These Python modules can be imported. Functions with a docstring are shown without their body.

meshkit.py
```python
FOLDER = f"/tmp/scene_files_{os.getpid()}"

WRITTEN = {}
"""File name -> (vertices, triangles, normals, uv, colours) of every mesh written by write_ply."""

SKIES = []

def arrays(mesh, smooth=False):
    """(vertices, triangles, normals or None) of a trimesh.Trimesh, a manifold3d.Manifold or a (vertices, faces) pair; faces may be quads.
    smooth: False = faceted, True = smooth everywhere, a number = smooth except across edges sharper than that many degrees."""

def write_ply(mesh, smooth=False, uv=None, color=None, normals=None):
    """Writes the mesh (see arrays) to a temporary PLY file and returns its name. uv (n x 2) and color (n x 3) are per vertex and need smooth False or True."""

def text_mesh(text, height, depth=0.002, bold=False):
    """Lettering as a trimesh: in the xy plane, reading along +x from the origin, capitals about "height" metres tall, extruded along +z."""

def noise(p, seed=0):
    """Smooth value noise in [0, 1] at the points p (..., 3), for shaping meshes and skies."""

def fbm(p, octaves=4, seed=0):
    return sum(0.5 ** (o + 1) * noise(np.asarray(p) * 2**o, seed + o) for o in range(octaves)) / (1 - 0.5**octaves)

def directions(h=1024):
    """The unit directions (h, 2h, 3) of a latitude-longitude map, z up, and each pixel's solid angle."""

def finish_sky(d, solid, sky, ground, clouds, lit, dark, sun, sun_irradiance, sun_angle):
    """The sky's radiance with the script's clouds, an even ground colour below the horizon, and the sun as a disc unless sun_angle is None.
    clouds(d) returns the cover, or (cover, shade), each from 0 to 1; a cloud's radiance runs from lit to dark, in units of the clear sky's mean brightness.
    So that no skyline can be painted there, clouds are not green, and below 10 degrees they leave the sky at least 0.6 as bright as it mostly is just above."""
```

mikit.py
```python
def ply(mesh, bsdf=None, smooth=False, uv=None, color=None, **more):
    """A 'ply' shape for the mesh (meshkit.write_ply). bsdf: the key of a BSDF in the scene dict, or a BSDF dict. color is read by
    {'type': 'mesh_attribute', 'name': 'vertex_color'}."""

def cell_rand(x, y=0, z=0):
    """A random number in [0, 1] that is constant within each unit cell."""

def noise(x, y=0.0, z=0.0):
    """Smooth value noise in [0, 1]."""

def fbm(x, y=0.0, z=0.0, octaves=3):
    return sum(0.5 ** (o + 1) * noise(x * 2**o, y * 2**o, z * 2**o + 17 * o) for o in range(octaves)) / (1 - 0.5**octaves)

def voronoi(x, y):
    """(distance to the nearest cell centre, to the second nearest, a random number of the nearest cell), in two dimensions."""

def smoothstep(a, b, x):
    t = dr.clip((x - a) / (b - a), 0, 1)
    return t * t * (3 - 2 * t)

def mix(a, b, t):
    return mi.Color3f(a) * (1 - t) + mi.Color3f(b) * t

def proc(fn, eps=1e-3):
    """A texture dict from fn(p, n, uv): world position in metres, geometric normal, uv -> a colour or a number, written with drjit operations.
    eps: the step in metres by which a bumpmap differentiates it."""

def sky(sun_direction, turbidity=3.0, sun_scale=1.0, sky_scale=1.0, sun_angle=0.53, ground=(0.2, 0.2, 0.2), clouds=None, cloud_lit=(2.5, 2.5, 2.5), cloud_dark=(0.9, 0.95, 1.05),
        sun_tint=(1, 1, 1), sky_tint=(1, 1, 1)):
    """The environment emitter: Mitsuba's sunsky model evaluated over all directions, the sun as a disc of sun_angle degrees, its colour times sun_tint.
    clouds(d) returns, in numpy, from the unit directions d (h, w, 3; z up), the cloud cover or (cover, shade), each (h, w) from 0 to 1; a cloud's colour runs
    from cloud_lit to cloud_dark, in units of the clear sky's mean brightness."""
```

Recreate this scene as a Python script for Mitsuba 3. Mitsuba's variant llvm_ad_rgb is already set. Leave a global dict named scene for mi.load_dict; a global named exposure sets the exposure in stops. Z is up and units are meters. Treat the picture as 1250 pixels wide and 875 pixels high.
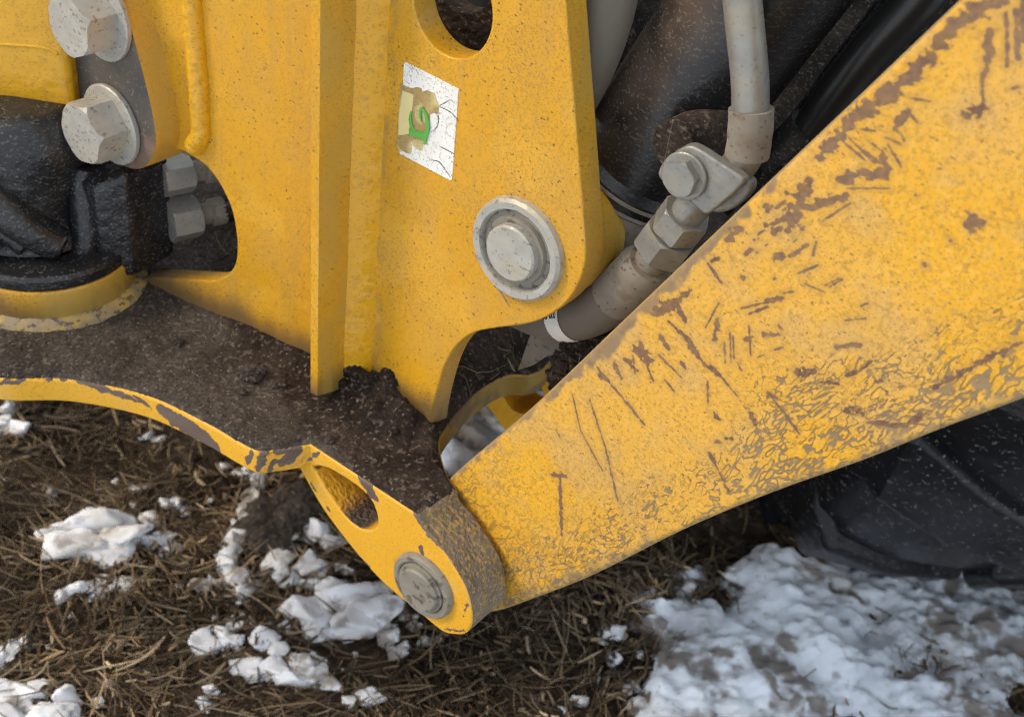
import math
import numpy as np
import drjit as dr
import mitsuba as mi
import trimesh
import manifold3d as m3
from shapely.geometry import Polygon, Point
import mapbox_earcut
import mikit
import meshkit
from mikit import noise, fbm, voronoi, cell_rand, smoothstep, mix

rng = np.random.default_rng(7)
scene, labels = {'type': 'scene'}, {}
GZ = 0.71                                   # the upper pin's height above the ground

# ------------------------------------------------------------------ camera, sky, exposure
CAM = np.array([0.3816, -0.5721, 0.4087 + GZ])
W = np.array([[0.7843465052720862, 0.610470954428725, 0.11011708980147605],
              [0.4334503502245255, -0.4123685861586037, -0.8012945420004993],
              [-0.44375821520023834, 0.676222864851844, -0.5880487084365233]])
FOCAL = 1450.0                              # in pixels of a 1250 wide picture
T = mi.ScalarTransform4f
scene['camera'] = {
    'type': 'thinlens', 'fov': math.degrees(2 * math.atan(625 / FOCAL)), 'fov_axis': 'x',
    'aperture_radius': 0.0021, 'focus_distance': 0.78,
    'near_clip': 0.02, 'far_clip': 200.0,
    'to_world': T().look_at(origin=CAM.tolist(), target=(CAM + W[2]).tolist(), up=(-W[1]).tolist()),
}
scene['sky'] = mikit.sky((-0.75, -0.75, 0.85), turbidity=3, sun_scale=0.3, sun_angle=16, sky_scale=1.0, clouds=lambda d: 1.0, cloud_lit=(2.3, 2.5, 2.75))
exposure = 2.5


def at(px, X=None, Y=None, Z=None):
    """the point of the plane X=.., Y=.. or Z=.. (metres) that a measured spot of the photograph lies on"""
    d = W.T @ np.array([(px[0] - 625) / FOCAL, (px[1] - 437.5) / FOCAL, 1.0])
    t = (X - CAM[0]) / d[0] if X is not None else (Y - CAM[1]) / d[1] if Y is not None else (Z - CAM[2]) / d[2]
    return CAM + t * d


def xz(pts, Y):
    return [at(p, Y=Y)[[0, 2]] for p in pts]


ZD = -0.199 + GZ                            # top of the ledge

# ------------------------------------------------------------------ registering helpers
def key_for(name, parent=None):
    base = name if parent is None else parent + '__' + name
    k, i = base, 0
    while k in scene or k in things:
        i += 1
        k = f'{base}_{i:03d}'
    return k


things = set()


def thing(name, label, category, group=None):
    k = key_for(name)
    things.add(k)
    labels[k] = {'label': label, 'category': category}
    if group:
        labels[k]['group'] = group
    return k


def obj(name, mesh, mat, parent=None, smooth=35, label=None, kind=None, category=None, group=None, **more):
    k = key_for(name, parent)
    scene[k] = mikit.ply(mesh, mat, smooth=smooth, **more)
    d = {}
    for a, b in (('label', label), ('kind', kind), ('category', category), ('group', group)):
        if b:
            d[a] = b
    if d:
        labels[k] = d
    return k


# ------------------------------------------------------------------ mesh helpers
def spline(pts, n=8, closed=True):
    """Catmull-Rom through the points; a point with a third entry is a sharp corner"""
    P = np.array([p[:2] for p in pts], float)
    C = [len(p) > 2 for p in pts]
    N = len(P)
    out = []
    rangeN = range(N if closed else N - 1)
    for i in rangeN:
        j = (i + 1) % N
        a, b = P[i], P[j]
        h = i - 1 if (closed or i > 0) else i
        k = (j + 1) % N if (closed or j < N - 1) else j
        ma = (b - P[h]) / 2 if not C[i] else (b - a)
        mb = (P[k] - a) / 2 if not C[j] else (b - a)
        L = np.linalg.norm(b - a)
        ma = ma * min(1, L / max(np.linalg.norm(ma), 1e-12) * 1.2)
        mb = mb * min(1, L / max(np.linalg.norm(mb), 1e-12) * 1.2)
        straight = C[i] and C[j]
        for t in ([0] if straight else np.arange(n) / n):
            out.append((2*t**3-3*t**2+1)*a + (t**3-2*t**2+t)*ma + (-2*t**3+3*t**2)*b + (t**3-t**2)*mb)
    if not closed:
        out.append(P[-1])
    return np.array(out)


def area(r):
    x, y = r[:, 0], r[:, 1]
    return 0.5 * np.sum(x * np.roll(y, -1) - y * np.roll(x, -1))


def clean(r, tol=2e-4):
    keep = np.linalg.norm(r - np.roll(r, 1, 0), axis=1) > tol
    return r[keep]


def inset(r, c):
    """moves every corner inwards by c (ring counter-clockwise: material on the left)"""
    e = np.roll(r, -1, 0) - r
    e /= np.linalg.norm(e, axis=1, keepdims=True)
    nrm = np.stack([-e[:, 1], e[:, 0]], 1)
    m = nrm + np.roll(nrm, 1, 0)
    m /= np.maximum(np.linalg.norm(m, axis=1, keepdims=True), 1e-9)
    cosang = np.maximum((m * nrm).sum(1, keepdims=True), 0.5)
    return r + m * c / cosang


def slab(outer, h0, h1, bevel=0.0015, holes=(), steps=2):
    """a plate: the outline (and holes) in 2-D between heights h0 < h1, both rims rounded; returns vertices (a, b, h) and triangles"""
    rings = []
    o = clean(np.asarray(outer, float)[:, :2])
    rings.append(o if area(o) > 0 else o[::-1])
    for h in holes:
        h = clean(np.asarray(h, float)[:, :2])
        rings.append(h if area(h) < 0 else h[::-1])
    prof = []
    for k in range(steps + 1):
        a = math.pi / 2 * k / steps
        prof.append((bevel * (1 - math.sin(a)), h0 + bevel * (1 - math.cos(a))))
    prof = prof + [(c, h1 + h0 - h) for c, h in prof[::-1]]
    if bevel == 0:
        prof = [(0, h0), (0, h1)]
    V, F = [], []
    sizes = [len(r) for r in rings]
    starts = np.cumsum([0] + sizes)[:-1]
    total = sum(sizes)
    for c, h in prof:
        for r in rings:
            q = inset(r, c) if c else r
            V.append(np.c_[q, np.full(len(q), h)])
    V = np.vstack(V)
    for k in range(len(prof) - 1):
        for s, n in zip(starts, sizes):
            i = np.arange(n)
            a, b = k * total + s + i, k * total + s + (i + 1) % n
            F.append(np.c_[a, b, b + total])
            F.append(np.c_[a, b + total, a + total])
    top = (len(prof) - 1) * total
    tri = mapbox_earcut.triangulate_float64(np.ascontiguousarray(V[top:top + total, :2]), np.cumsum(sizes).astype(np.uint32)).reshape(-1, 3).astype(int)
    t2 = V[top:top + total, :2][tri]
    flip = np.cross(np.c_[t2[:, 1] - t2[:, 0], np.zeros(len(tri))], np.c_[t2[:, 2] - t2[:, 0], np.zeros(len(tri))])[:, 2] < 0
    tri[flip] = tri[flip][:, ::-1]
    F += [tri + top, tri[:, ::-1]]
    return trimesh.Trimesh(V, np.vstack(F), process=False)


def plate_y(outline, y0, y1, bevel=0.0015, holes=(), steps=2):
    """outline in (x, z), standing between y0 (front) and y1 (back)"""
    m = slab(outline, -y1, -y0, bevel, holes, steps)
    v = m.vertices
    m.vertices = np.c_[v[:, 0], -v[:, 2], v[:, 1]]
    return m


def plate_z(outline, z0, z1, bevel=0.0015, holes=(), steps=2):
    return slab(outline, z0, z1, bevel, holes, steps)


def plate_x(outline, x0, x1, bevel=0.0015):
    m = slab(outline, x0, x1, bevel)
    v = m.vertices
    m.vertices = np.c_[v[:, 2], v[:, 0], v[:, 1]]
    return m


def frame_of(d):
    d = np.asarray(d, float) / np.linalg.norm(d)
    a = np.cross(d, [0, 0, 1.0] if abs(d[2]) < 0.9 else [1.0, 0, 0])
    a /= np.linalg.norm(a)
    return a, np.cross(d, a), d


def lathe(profile, origin, axis, n=64):
    """profile of (r, h) from bottom to top round the axis; ends with r=0 are closed"""
    a, b, d = frame_of(axis)
    V, F = [], []
    for r, h in profile:
        t = np.arange(n) / n * 2 * math.pi
        V.append(np.asarray(origin) + d * h + r * (np.cos(t)[:, None] * a + np.sin(t)[:, None] * b))
    i = np.arange(n)
    for k in range(len(profile) - 1):
        p, q = k * n + i, k * n + (i + 1) % n
        F += [np.c_[p, q, q + n], np.c_[p, q + n, p + n]]
    return trimesh.Trimesh(np.vstack(V), np.vstack(F), process=False)


def tube(path, r, n=20, m=10, cap=True, closed_spline=False):
    P = path if len(path[0]) == 3 else None
    P = np.asarray(P, float)
    if len(P) > 2:
        Q = []
        for i in range(len(P) - 1):
            a, b = P[i], P[i + 1]
            ma = (b - P[max(i - 1, 0)]) / (2 if i else 1)
            mb = (P[min(i + 2, len(P) - 1)] - a) / (2 if i < len(P) - 2 else 1)
            for t in np.arange(m) / m:
                Q.append((2*t**3-3*t**2+1)*a + (t**3-2*t**2+t)*ma + (-2*t**3+3*t**2)*b + (t**3-t**2)*mb)
        Q.append(P[-1])
        P = np.array(Q)
    R = np.full(len(P), r) if np.isscalar(r) else np.interp(np.linspace(0, 1, len(P)), np.linspace(0, 1, len(r)), r)
    tang = np.gradient(P, axis=0)
    tang /= np.linalg.norm(tang, axis=1, keepdims=True)
    a = frame_of(tang[0])[0]
    V, F = [], []
    th = np.arange(n) / n * 2 * math.pi
    for i in range(len(P)):
        a = a - tang[i] * (a @ tang[i])
        a /= np.linalg.norm(a)
        b = np.cross(tang[i], a)
        V.append(P[i] + R[i] * (np.cos(th)[:, None] * a + np.sin(th)[:, None] * b))
    i = np.arange(n)
    for k in range(len(P) - 1):
        p, q = k * n + i, k * n + (i + 1) % n
        F += [np.c_[p, q, q + n], np.c_[p, q + n, p + n]]
    V = np.vstack(V)
    if cap:
        c0, c1 = len(V), len(V) + 1
        V = np.vstack([V, P[0], P[-1]])
        e = (len(P) - 1) * n
        F += [np.c_[(i + 1) % n, i, np.full(n, c0)], np.c_[e + i, e + (i + 1) % n, np.full(n, c1)]]
    return trimesh.Trimesh(V, np.vstack(F), process=False)


def to_tri(man):
    g = man.to_mesh()
    return trimesh.Trimesh(np.array(g.vert_properties[:, :3]), np.array(g.tri_verts), process=False)


def hexnut(origin, axis, af, h, spin=0.0, chamfer=0.16, both=False):
    """a hexagon of width af across flats, its ends chamfered round"""
    R = af / math.sqrt(3)
    hexa = m3.Manifold.cylinder(h, R, R, 6)
    c = chamfer * R
    prof = [(0, 0), (R * (0.95 if both else 1.02), 0), (R * 1.02, c * 0.5 if both else 0), (R * 1.02, h - c * 0.55), (R * 0.9, h), (0, h)]
    cs = m3.CrossSection([np.array(prof)])
    body = (m3.Manifold.revolve(cs, 72) ^ hexa).rotate([0, 0, spin])
    m = to_tri(body)
    a, b, d = frame_of(axis)
    m.vertices = np.asarray(origin) + m.vertices @ np.stack([a, b, d])
    return m


def hull_round(pts, r, seg=16):
    """rounded solid round the points"""
    return m3.Manifold.batch_hull([m3.Manifold.sphere(r, seg).translate(list(map(float, p))) for p in pts])


def rbox(lo, hi, r=0.004, seg=16):
    lo, hi = np.array(lo, float) + r, np.array(hi, float) - r
    return to_tri(hull_round([[(lo, hi)[i][0], (lo, hi)[j][1], (lo, hi)[k][2]] for i in (0, 1) for j in (0, 1) for k in (0, 1)], r, seg))


def join(*ms):
    return trimesh.util.concatenate(ms)


def rough(m, amp, freq, seed=0, octaves=3):
    """displaces along normals with noise"""
    m = m.copy()
    m.merge_vertices()
    n = meshkit.fbm(m.vertices * freq, octaves, seed) - 0.5
    m.vertices = m.vertices + m.vertex_normals * (n * 2 * amp)[:, None]
    return m


# ------------------------------------------------------------------ materials
def surf(p, n):
    """two coordinates along the surface"""
    ax, az = dr.abs(n.x) > 0.7, dr.abs(n.z) > 0.7
    return dr.select(ax, p.y, p.x), dr.select(az, p.y, p.z)


def specks(u, v, f, size, keep):
    """small dark hairs and dots of dirt: 0 to 1"""
    out = mi.Float(0)
    for k, (a, b) in enumerate(((1.0, 2.6), (2.4, 1.0), (1.5, 1.6))):
        ca, sa = math.cos(0.5 + k * 1.1), math.sin(0.5 + k * 1.1)
        x, y = (u * ca - v * sa) * f * a, (u * sa + v * ca) * f * b
        d, _, w = voronoi(x + 3.1 * k, y)
        out = dr.maximum(out, smoothstep(size, size * 0.55, d) * dr.select(w < keep, 1.0, 0.0))
    return out


def hairs(x, y, z, f, w=0.010, gate=0.60):
    """fine pale fibres and flecks: thin lines broken up by a second noise"""
    q = noise(x * f * 0.5, y * f * 0.5, z * f * 0.5)
    a = noise(x * f + 2.0 * q, y * f + 2.0 * q, z * f)
    g = noise(x * f * 1.3 + 31, y * f * 1.3, z * f * 1.3)
    return smoothstep(w * 3.2, w, dr.abs(a - 0.5)) * smoothstep(gate, gate + 0.10, g)


def seg_field(p, segs, rag=0.0):
    """signed distance (metres, negative inside) to strokes (ax, ay, az, bx, by, bz, halfwidth)"""
    best = mi.Float(1.0)
    for seg in segs:
        ax, ay, az, bx, by, bz, w = (float(q) for q in seg)
        dx, dy, dz = bx - ax, by - ay, bz - az
        L2 = max(dx*dx + dy*dy + dz*dz, 1e-10)
        qx, qy, qz = p.x - ax, p.y - ay, p.z - az
        t = dr.clip((qx * dx + qy * dy + qz * dz) / L2, 0, 1)
        d = dr.sqrt(dr.square(qx - t * dx) + dr.square(qy - t * dy) + dr.square(qz - t * dz)) - w * (0.55 + 0.45 * dr.sin(math.pi * (0.12 + 0.76 * t))) * (1.0 + rag)
        best = dr.minimum(best, d)
    return best


YEL = (0.580, 0.295, 0.010)
YEL2 = (0.62, 0.325, 0.010)
PRIMER = (0.100, 0.062, 0.046)
DUST = (0.26, 0.20, 0.135)
MUD = (0.045, 0.033, 0.025)


def tex_frame(p, n, uv):
    u, v = surf(p, n)
    big = fbm(p.x * 9, p.y * 9, p.z * 9, 3)
    c = mix(YEL, (0.54, 0.265, 0.009), big)
    film = smoothstep(0.45, 0.75, fbm(p.x * 38, p.y * 38, p.z * 20 + 9, 3))
    c = mix(c, (0.42, 0.26, 0.07), film * 0.28)
    runs = smoothstep(0.50, 0.78, fbm(u * 110, v * 9, 3, 3)) * smoothstep(0.35, 0.65, fbm(u * 14, v * 7, 8, 2))
    c = mix(c, (0.42, 0.24, 0.05), runs * 0.40)
    corner = smoothstep(0.012, 0.0, dr.abs(p.x + 0.124) - 0.001) * smoothstep(0.35, 0.7, fbm(u * 120, v * 60, 6, 3)) * smoothstep(0.002, -0.001, dr.abs(p.y) - 0.002)
    c = mix(c, (0.30, 0.19, 0.06), corner * 0.55)
    rub = smoothstep(0.60, 0.72, fbm(u * 22, v * 22, 12, 4))
    c = mix(c, (0.64, 0.36, 0.04), rub * 0.35)
    fine = smoothstep(0.58, 0.8, noise(u * 900, v * 900, 2.0))
    c = mix(c, (0.22, 0.13, 0.03), fine * 0.28)
    s = specks(u, v, 215.0, 0.17, 0.55) * smoothstep(0.30, 0.65, fbm(u * 25, v * 25, 4, 2) + 0.05)
    c = mix(c, (0.13, 0.07, 0.02), s * 0.65)
    big_s = specks(u + 0.7, v + 0.3, 60.0, 0.085, 0.22)
    c = mix(c, (0.10, 0.06, 0.035), big_s * 0.9)
    # splashed soil just above the ledge
    low = smoothstep(0.030, 0.0, p.z - ZD - 0.022 * fbm(p.x * 45, p.y * 45, 3, 3)) * dr.select(p.y < 0.03, 1.0, 0.3)
    c = mix(c, (0.10, 0.07, 0.04), low * 0.85)
    # faces turned to the boom: their shade is put into the colour, in patches
    side = smoothstep(0.6, 0.9, n.x)
    c = mix(c, (0.40, 0.27, 0.06), side * (0.25 + 0.4 * smoothstep(0.4, 0.7, fbm(p.y * 60, p.z * 26, 1, 3))))
    return c


def bump_frame(p, n, uv):
    u, v = surf(p, n)
    return 0.00010 * fbm(u * 330, v * 330, 1.0, 2) + 0.0006 * fbm(u * 28, v * 28, 5.0, 2)


def tex_casting(p, n, uv):
    u, v = surf(p, n)
    c = mix(YEL2, YEL, fbm(p.x * 20, p.y * 20, p.z * 20, 3))
    pit = smoothstep(0.60, 0.74, fbm(u * 260, v * 260, 2, 3))
    c = mix(c, (0.34, 0.19, 0.03), pit * 0.35)
    s = specks(u, v, 190.0, 0.15, 0.35)
    return mix(c, (0.12, 0.065, 0.02), s * 0.6)


def bump_casting(p, n, uv):
    u, v = surf(p, n)
    return 0.0009 * fbm(u * 140, v * 140, 1.0, 3)


FRAME_CHIPS, BOOM_CHIPS, BOOM_EDGE = [], [], []            # filled from measured strokes below


def tex_ledge(p, n, uv):
    """the ledge rim and lug: fresh yellow, chipped to brown primer; the side facing the boom is caked"""
    u, v = surf(p, n)
    c = mix((0.65, 0.342, 0.020), (0.61, 0.308, 0.016), fbm(p.x * 16, p.y * 16, p.z * 16, 3))
    c = mix(c, (0.50, 0.33, 0.12), smoothstep(0.5, 0.8, fbm(u * 60, v * 60, 2, 3)) * 0.25)
    c = mix(c, (0.11, 0.06, 0.02), specks(u, v, 200.0, 0.14, 0.35) * 0.5)
    wob = (fbm(p.x * 190, p.y * 190, p.z * 190, 3) - 0.5) * 0.010
    d = seg_field(p, FRAME_CHIPS) + wob * 0.7
    chip = smoothstep(0.0005, -0.0004, d)
    grey = mix(PRIMER, (0.130, 0.098, 0.078), noise(p.x * 70, p.y * 70, p.z * 70))
    c = mix(c, grey, chip)
    c = mix(c, (0.07, 0.054, 0.043), smoothstep(0.8, 0.95, n.z))
    cake = smoothstep(-0.75, -0.55, n.y) * smoothstep(0.0, 0.2, n.x) * smoothstep(-0.070, -0.050, p.x) * smoothstep(-0.030, -0.034, p.y)
    c = mix(c, mix((0.24, 0.155, 0.03), (0.10, 0.075, 0.045), smoothstep(0.4, 0.62, fbm(p.y * 45, p.z * 45, 2, 4))), smoothstep(0.35, 0.6, dr.abs(n.x)) * smoothstep(-0.034, -0.030, p.y) * 0.9)  # ledge edge behind the lug: dust, plus shade of the gap put into the colour
    crust = smoothstep(0.52, 0.62, fbm(p.y * 620 + 2 * noise(p.y * 150, p.z * 150), p.z * 620, 3.0, 3)) * smoothstep(0.25, 0.6, fbm(p.y * 60, p.z * 60, 8, 2) + 0.1)
    cc = mix((0.105, 0.082, 0.062), (0.20, 0.16, 0.115), fbm(p.y * 120, p.z * 120, 1, 3))
    cc = mix(cc, (0.40, 0.26, 0.06), crust * 0.5)
    return mix(c, cc, cake)


def bump_ledge(p, n, uv):
    u, v = surf(p, n)
    cake = smoothstep(-0.75, -0.55, n.y) * smoothstep(-0.030, -0.034, p.y)
    return 0.00012 * noise(u * 330, v * 330, 1.0) + cake * 0.0030 * fbm(u * 420, v * 420, 2.0, 4)


# the boom's own axes, along its length and across its face, for wear that follows them
BO = at((598, 748), Y=-0.03)
BD = at((1250, 488), Y=-0.03) - BO
BD /= np.linalg.norm(BD)
BN = np.array([-BD[2], 0, BD[0]])


def boom_wear(p):
    qx, qz = p.x - float(BO[0]), p.z - float(BO[2])
    s = qx * float(BD[0]) + qz * float(BD[2])
    t = qx * float(BN[0]) + qz * float(BN[2])
    warp = fbm(s * 38, t * 38, 7, 2) - 0.5
    wr = fbm(s * 170 + warp * 3 + t * 60, t * 430 + warp * 5 - s * 60, 1.0, 4)
    reach = 0.018 + 0.026 * noise(s * 14, 4, 2) + 0.014 * smoothstep(0.18, 0.40, s)
    strength = smoothstep(reach * 1.7, reach * 0.2, t)
    v1 = noise(s * 150 + warp * 4 + t * 110, t * 420 + warp * 5 - s * 120, 5.0)
    v2 = noise(s * 330 + warp * 7, t * 700 - s * 160, 11.0)
    vein = dr.abs(0.68 * v1 + 0.32 * v2 - 0.5)
    wid = 0.012 + (0.085 + 0.07 * smoothstep(0.15, 0.40, s)) * strength * smoothstep(0.30, 0.65, fbm(s * 40, t * 70, 6, 3))
    chip = smoothstep(wid, wid * 0.45, vein) * smoothstep(0.02, 0.25, strength)
    chip = dr.maximum(chip, smoothstep(0.70, 0.73, wr) * smoothstep(0.15, 0.5, strength))
    rim = smoothstep(0.0085, 0.002, t + 0.008 * (noise(s * 130, t * 130, 9) - 0.5))
    return s, t, chip, rim, wr


def peel_lines(s, t):
    """fine wrinkled cracks of the old paint near the pin"""
    w = noise(s * 120, t * 120, 3)
    a = noise(s * 170 + t * 130 + 1.6 * w, t * 330 - s * 90 + 1.6 * w, 6.0)
    zone = smoothstep(0.27, 0.10, s + t * 0.5 + 0.10 * (noise(s * 18, t * 18, 8) - 0.5))
    return smoothstep(0.13, 0.03, dr.abs(a - 0.5)) * zone * smoothstep(0.30, 0.55, noise(s * 75, t * 75, 2) + 0.12)


def boom_strokes(p):
    wob = fbm(p.x * 330, 3, p.z * 330, 4) - 0.5
    d = seg_field(p, BOOM_CHIPS, wob * 3.6) + wob * 0.0008
    return smoothstep(0.0003, -0.0003, d), d


def tex_boom(p, n, uv):
    s, t, chip, rim, wr = boom_wear(p)
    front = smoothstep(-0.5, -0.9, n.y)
    u, v = surf(p, n)
    big = fbm(s * 14, t * 14, 2, 3)
    c = mix((0.63, 0.322, 0.013), (0.61, 0.325, 0.038), smoothstep(0.35, 0.65, big))
    dust = smoothstep(0.40, 0.75, fbm(s * 45, t * 45, 5, 4))
    c = mix(c, (0.44, 0.29, 0.12), dust * 0.46)
    fine = smoothstep(0.50, 0.80, fbm(u * 560, v * 560, 2.0, 2))
    c = mix(c, (0.27, 0.15, 0.03), fine * 0.42)
    c = mix(c, (0.66, 0.39, 0.08), smoothstep(0.56, 0.8, noise(u * 480 + 9, v * 480, 4)) * 0.35)
    c = mix(c, (0.14, 0.08, 0.04), specks(u, v, 210.0, 0.15, 0.40) * 0.55)
    c = mix(c, (0.15, 0.09, 0.05), specks(u + 0.3, v, 55.0, 0.075, 0.22) * 0.8)
    soil = mix((0.155, 0.108, 0.062), (0.215, 0.160, 0.10), fbm(s * 90, t * 90, 4, 3))
    c = mix(c, soil, chip * 0.88)
    c = mix(c, mix((0.19, 0.135, 0.085), (0.40, 0.26, 0.07), smoothstep(0.48, 0.62, noise(s * 300, t * 300, 8))), rim * 0.8)
    c = mix(c, (0.26, 0.15, 0.04), peel_lines(s, t) * 0.75)
    te = seg_field(p, BOOM_EDGE) + 0.012 * (fbm(p.x * 110, p.z * 110, 4, 4) - 0.35)
    c = mix(c, mix((0.17, 0.115, 0.07), (0.24, 0.165, 0.09), noise(p.x * 210, p.z * 210)), smoothstep(0.002, -0.002, te) * 0.9)
    hit, d = boom_strokes(p)
    pr = mix((0.120, 0.058, 0.036), (0.155, 0.090, 0.060), noise(p.x * 60, p.z * 60, 2))
    c = mix(c, (0.33, 0.19, 0.05), smoothstep(0.004, 0.0, d) * 0.35)
    c = mix(c, pr, hit * (0.72 + 0.28 * noise(p.x * 500, p.z * 500, 1)) * front)
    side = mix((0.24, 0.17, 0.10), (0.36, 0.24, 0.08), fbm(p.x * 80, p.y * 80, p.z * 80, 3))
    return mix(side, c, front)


def bump_boom(p, n, uv):
    s, t, chip, rim, wr = boom_wear(p)
    peel = peel_lines(s, t)
    return 0.0004 * wr * smoothstep(0.12, 0.02, t) - 0.00035 * peel - 0.00045 * chip + 0.00022 * noise(s * 420, t * 420, 2) + 0.0010 * noise(s * 22, t * 22, 9)


def painted(tex, bump, rough_=0.42, spec=0.45, eps=3e-4):
    return {'type': 'twosided', 'bsdf': {'type': 'bumpmap', 'arbitrary': mikit.proc(bump, eps), 'scale': 1.0,
            'nested': {'type': 'principled', 'base_color': mikit.proc(tex), 'roughness': rough_, 'specular': spec}}}


def tex_mud(p, n, uv):
    a = fbm(p.x * 30, p.y * 30, p.z * 30, 3)
    damp = smoothstep(-0.055, -0.035, p.y + 0.35 * (p.x + 0.20) + 0.03 * (noise(p.x * 30, p.y * 30, 1) - 0.5)) * smoothstep(-0.36, -0.26, p.x)
    c = mix(mix((0.052, 0.042, 0.034), (0.082, 0.068, 0.057), smoothstep(0.3, 0.7, a)), mix((0.026, 0.018, 0.014), (0.060, 0.044, 0.035), smoothstep(0.3, 0.7, a)), damp)
    g_ = noise(p.x * 700, p.y * 700, p.z * 700)
    c = c * (0.36 + 0.72 * g_)
    c = mix(c, (0.15, 0.122, 0.10), smoothstep(0.56, 0.8, fbm(p.x * 330, p.y * 330, p.z * 330, 3)) * 0.6)
    d, _, w = voronoi(p.x * 330 + 2 * noise(p.x * 200, p.y * 200), p.y * 330)
    return mix(c, (0.21, 0.185, 0.16), smoothstep(0.28, 0.12, d) * dr.select(w < 0.07, 0.8, 0.0))


def bump_mud(p, n, uv):
    return 0.0040 * fbm(p.x * 170, p.y * 170, p.z * 170, 5)


def tex_steel(p, n, uv):
    c = mix((0.175, 0.17, 0.155), (0.275, 0.268, 0.24), fbm(p.x * 90, p.y * 90, p.z * 90, 3))
    c = mix(c, (0.30, 0.26, 0.18), smoothstep(0.5, 0.75, fbm(p.x * 50, p.y * 50, p.z * 50 + 4, 3)) * 0.5)
    c = mix(c, (0.13, 0.105, 0.08), smoothstep(0.62, 0.74, fbm(p.x * 430, p.y * 430, p.z * 430, 3)) * 0.45)
    return c


def bump_steel(p, n, uv):
    return 0.0004 * fbm(p.x * 330, p.y * 330, p.z * 330, 3)


def tex_dusty(p, n, uv):
    c = mix((0.165, 0.140, 0.108), (0.235, 0.21, 0.17), fbm(p.x * 60, p.y * 60, p.z * 60, 3))
    c = mix(c, (0.16, 0.105, 0.075), smoothstep(0.55, 0.75, fbm(p.x * 120, p.y * 120, p.z * 120, 3)) * 0.6)
    return mix(c, (0.07, 0.055, 0.045), smoothstep(0.66, 0.76, fbm(p.x * 320, p.y * 320, p.z * 320, 2)) * 0.7)


def tex_pin(p, n, uv):
    c = mix((0.16, 0.145, 0.115), (0.235, 0.215, 0.175), fbm(p.x * 70, p.y * 70, p.z * 70, 3))
    return mix(c, (0.075, 0.055, 0.042), smoothstep(0.56, 0.70, fbm(p.x * 170, p.y * 60, p.z * 170, 3)) * 0.75)


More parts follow.
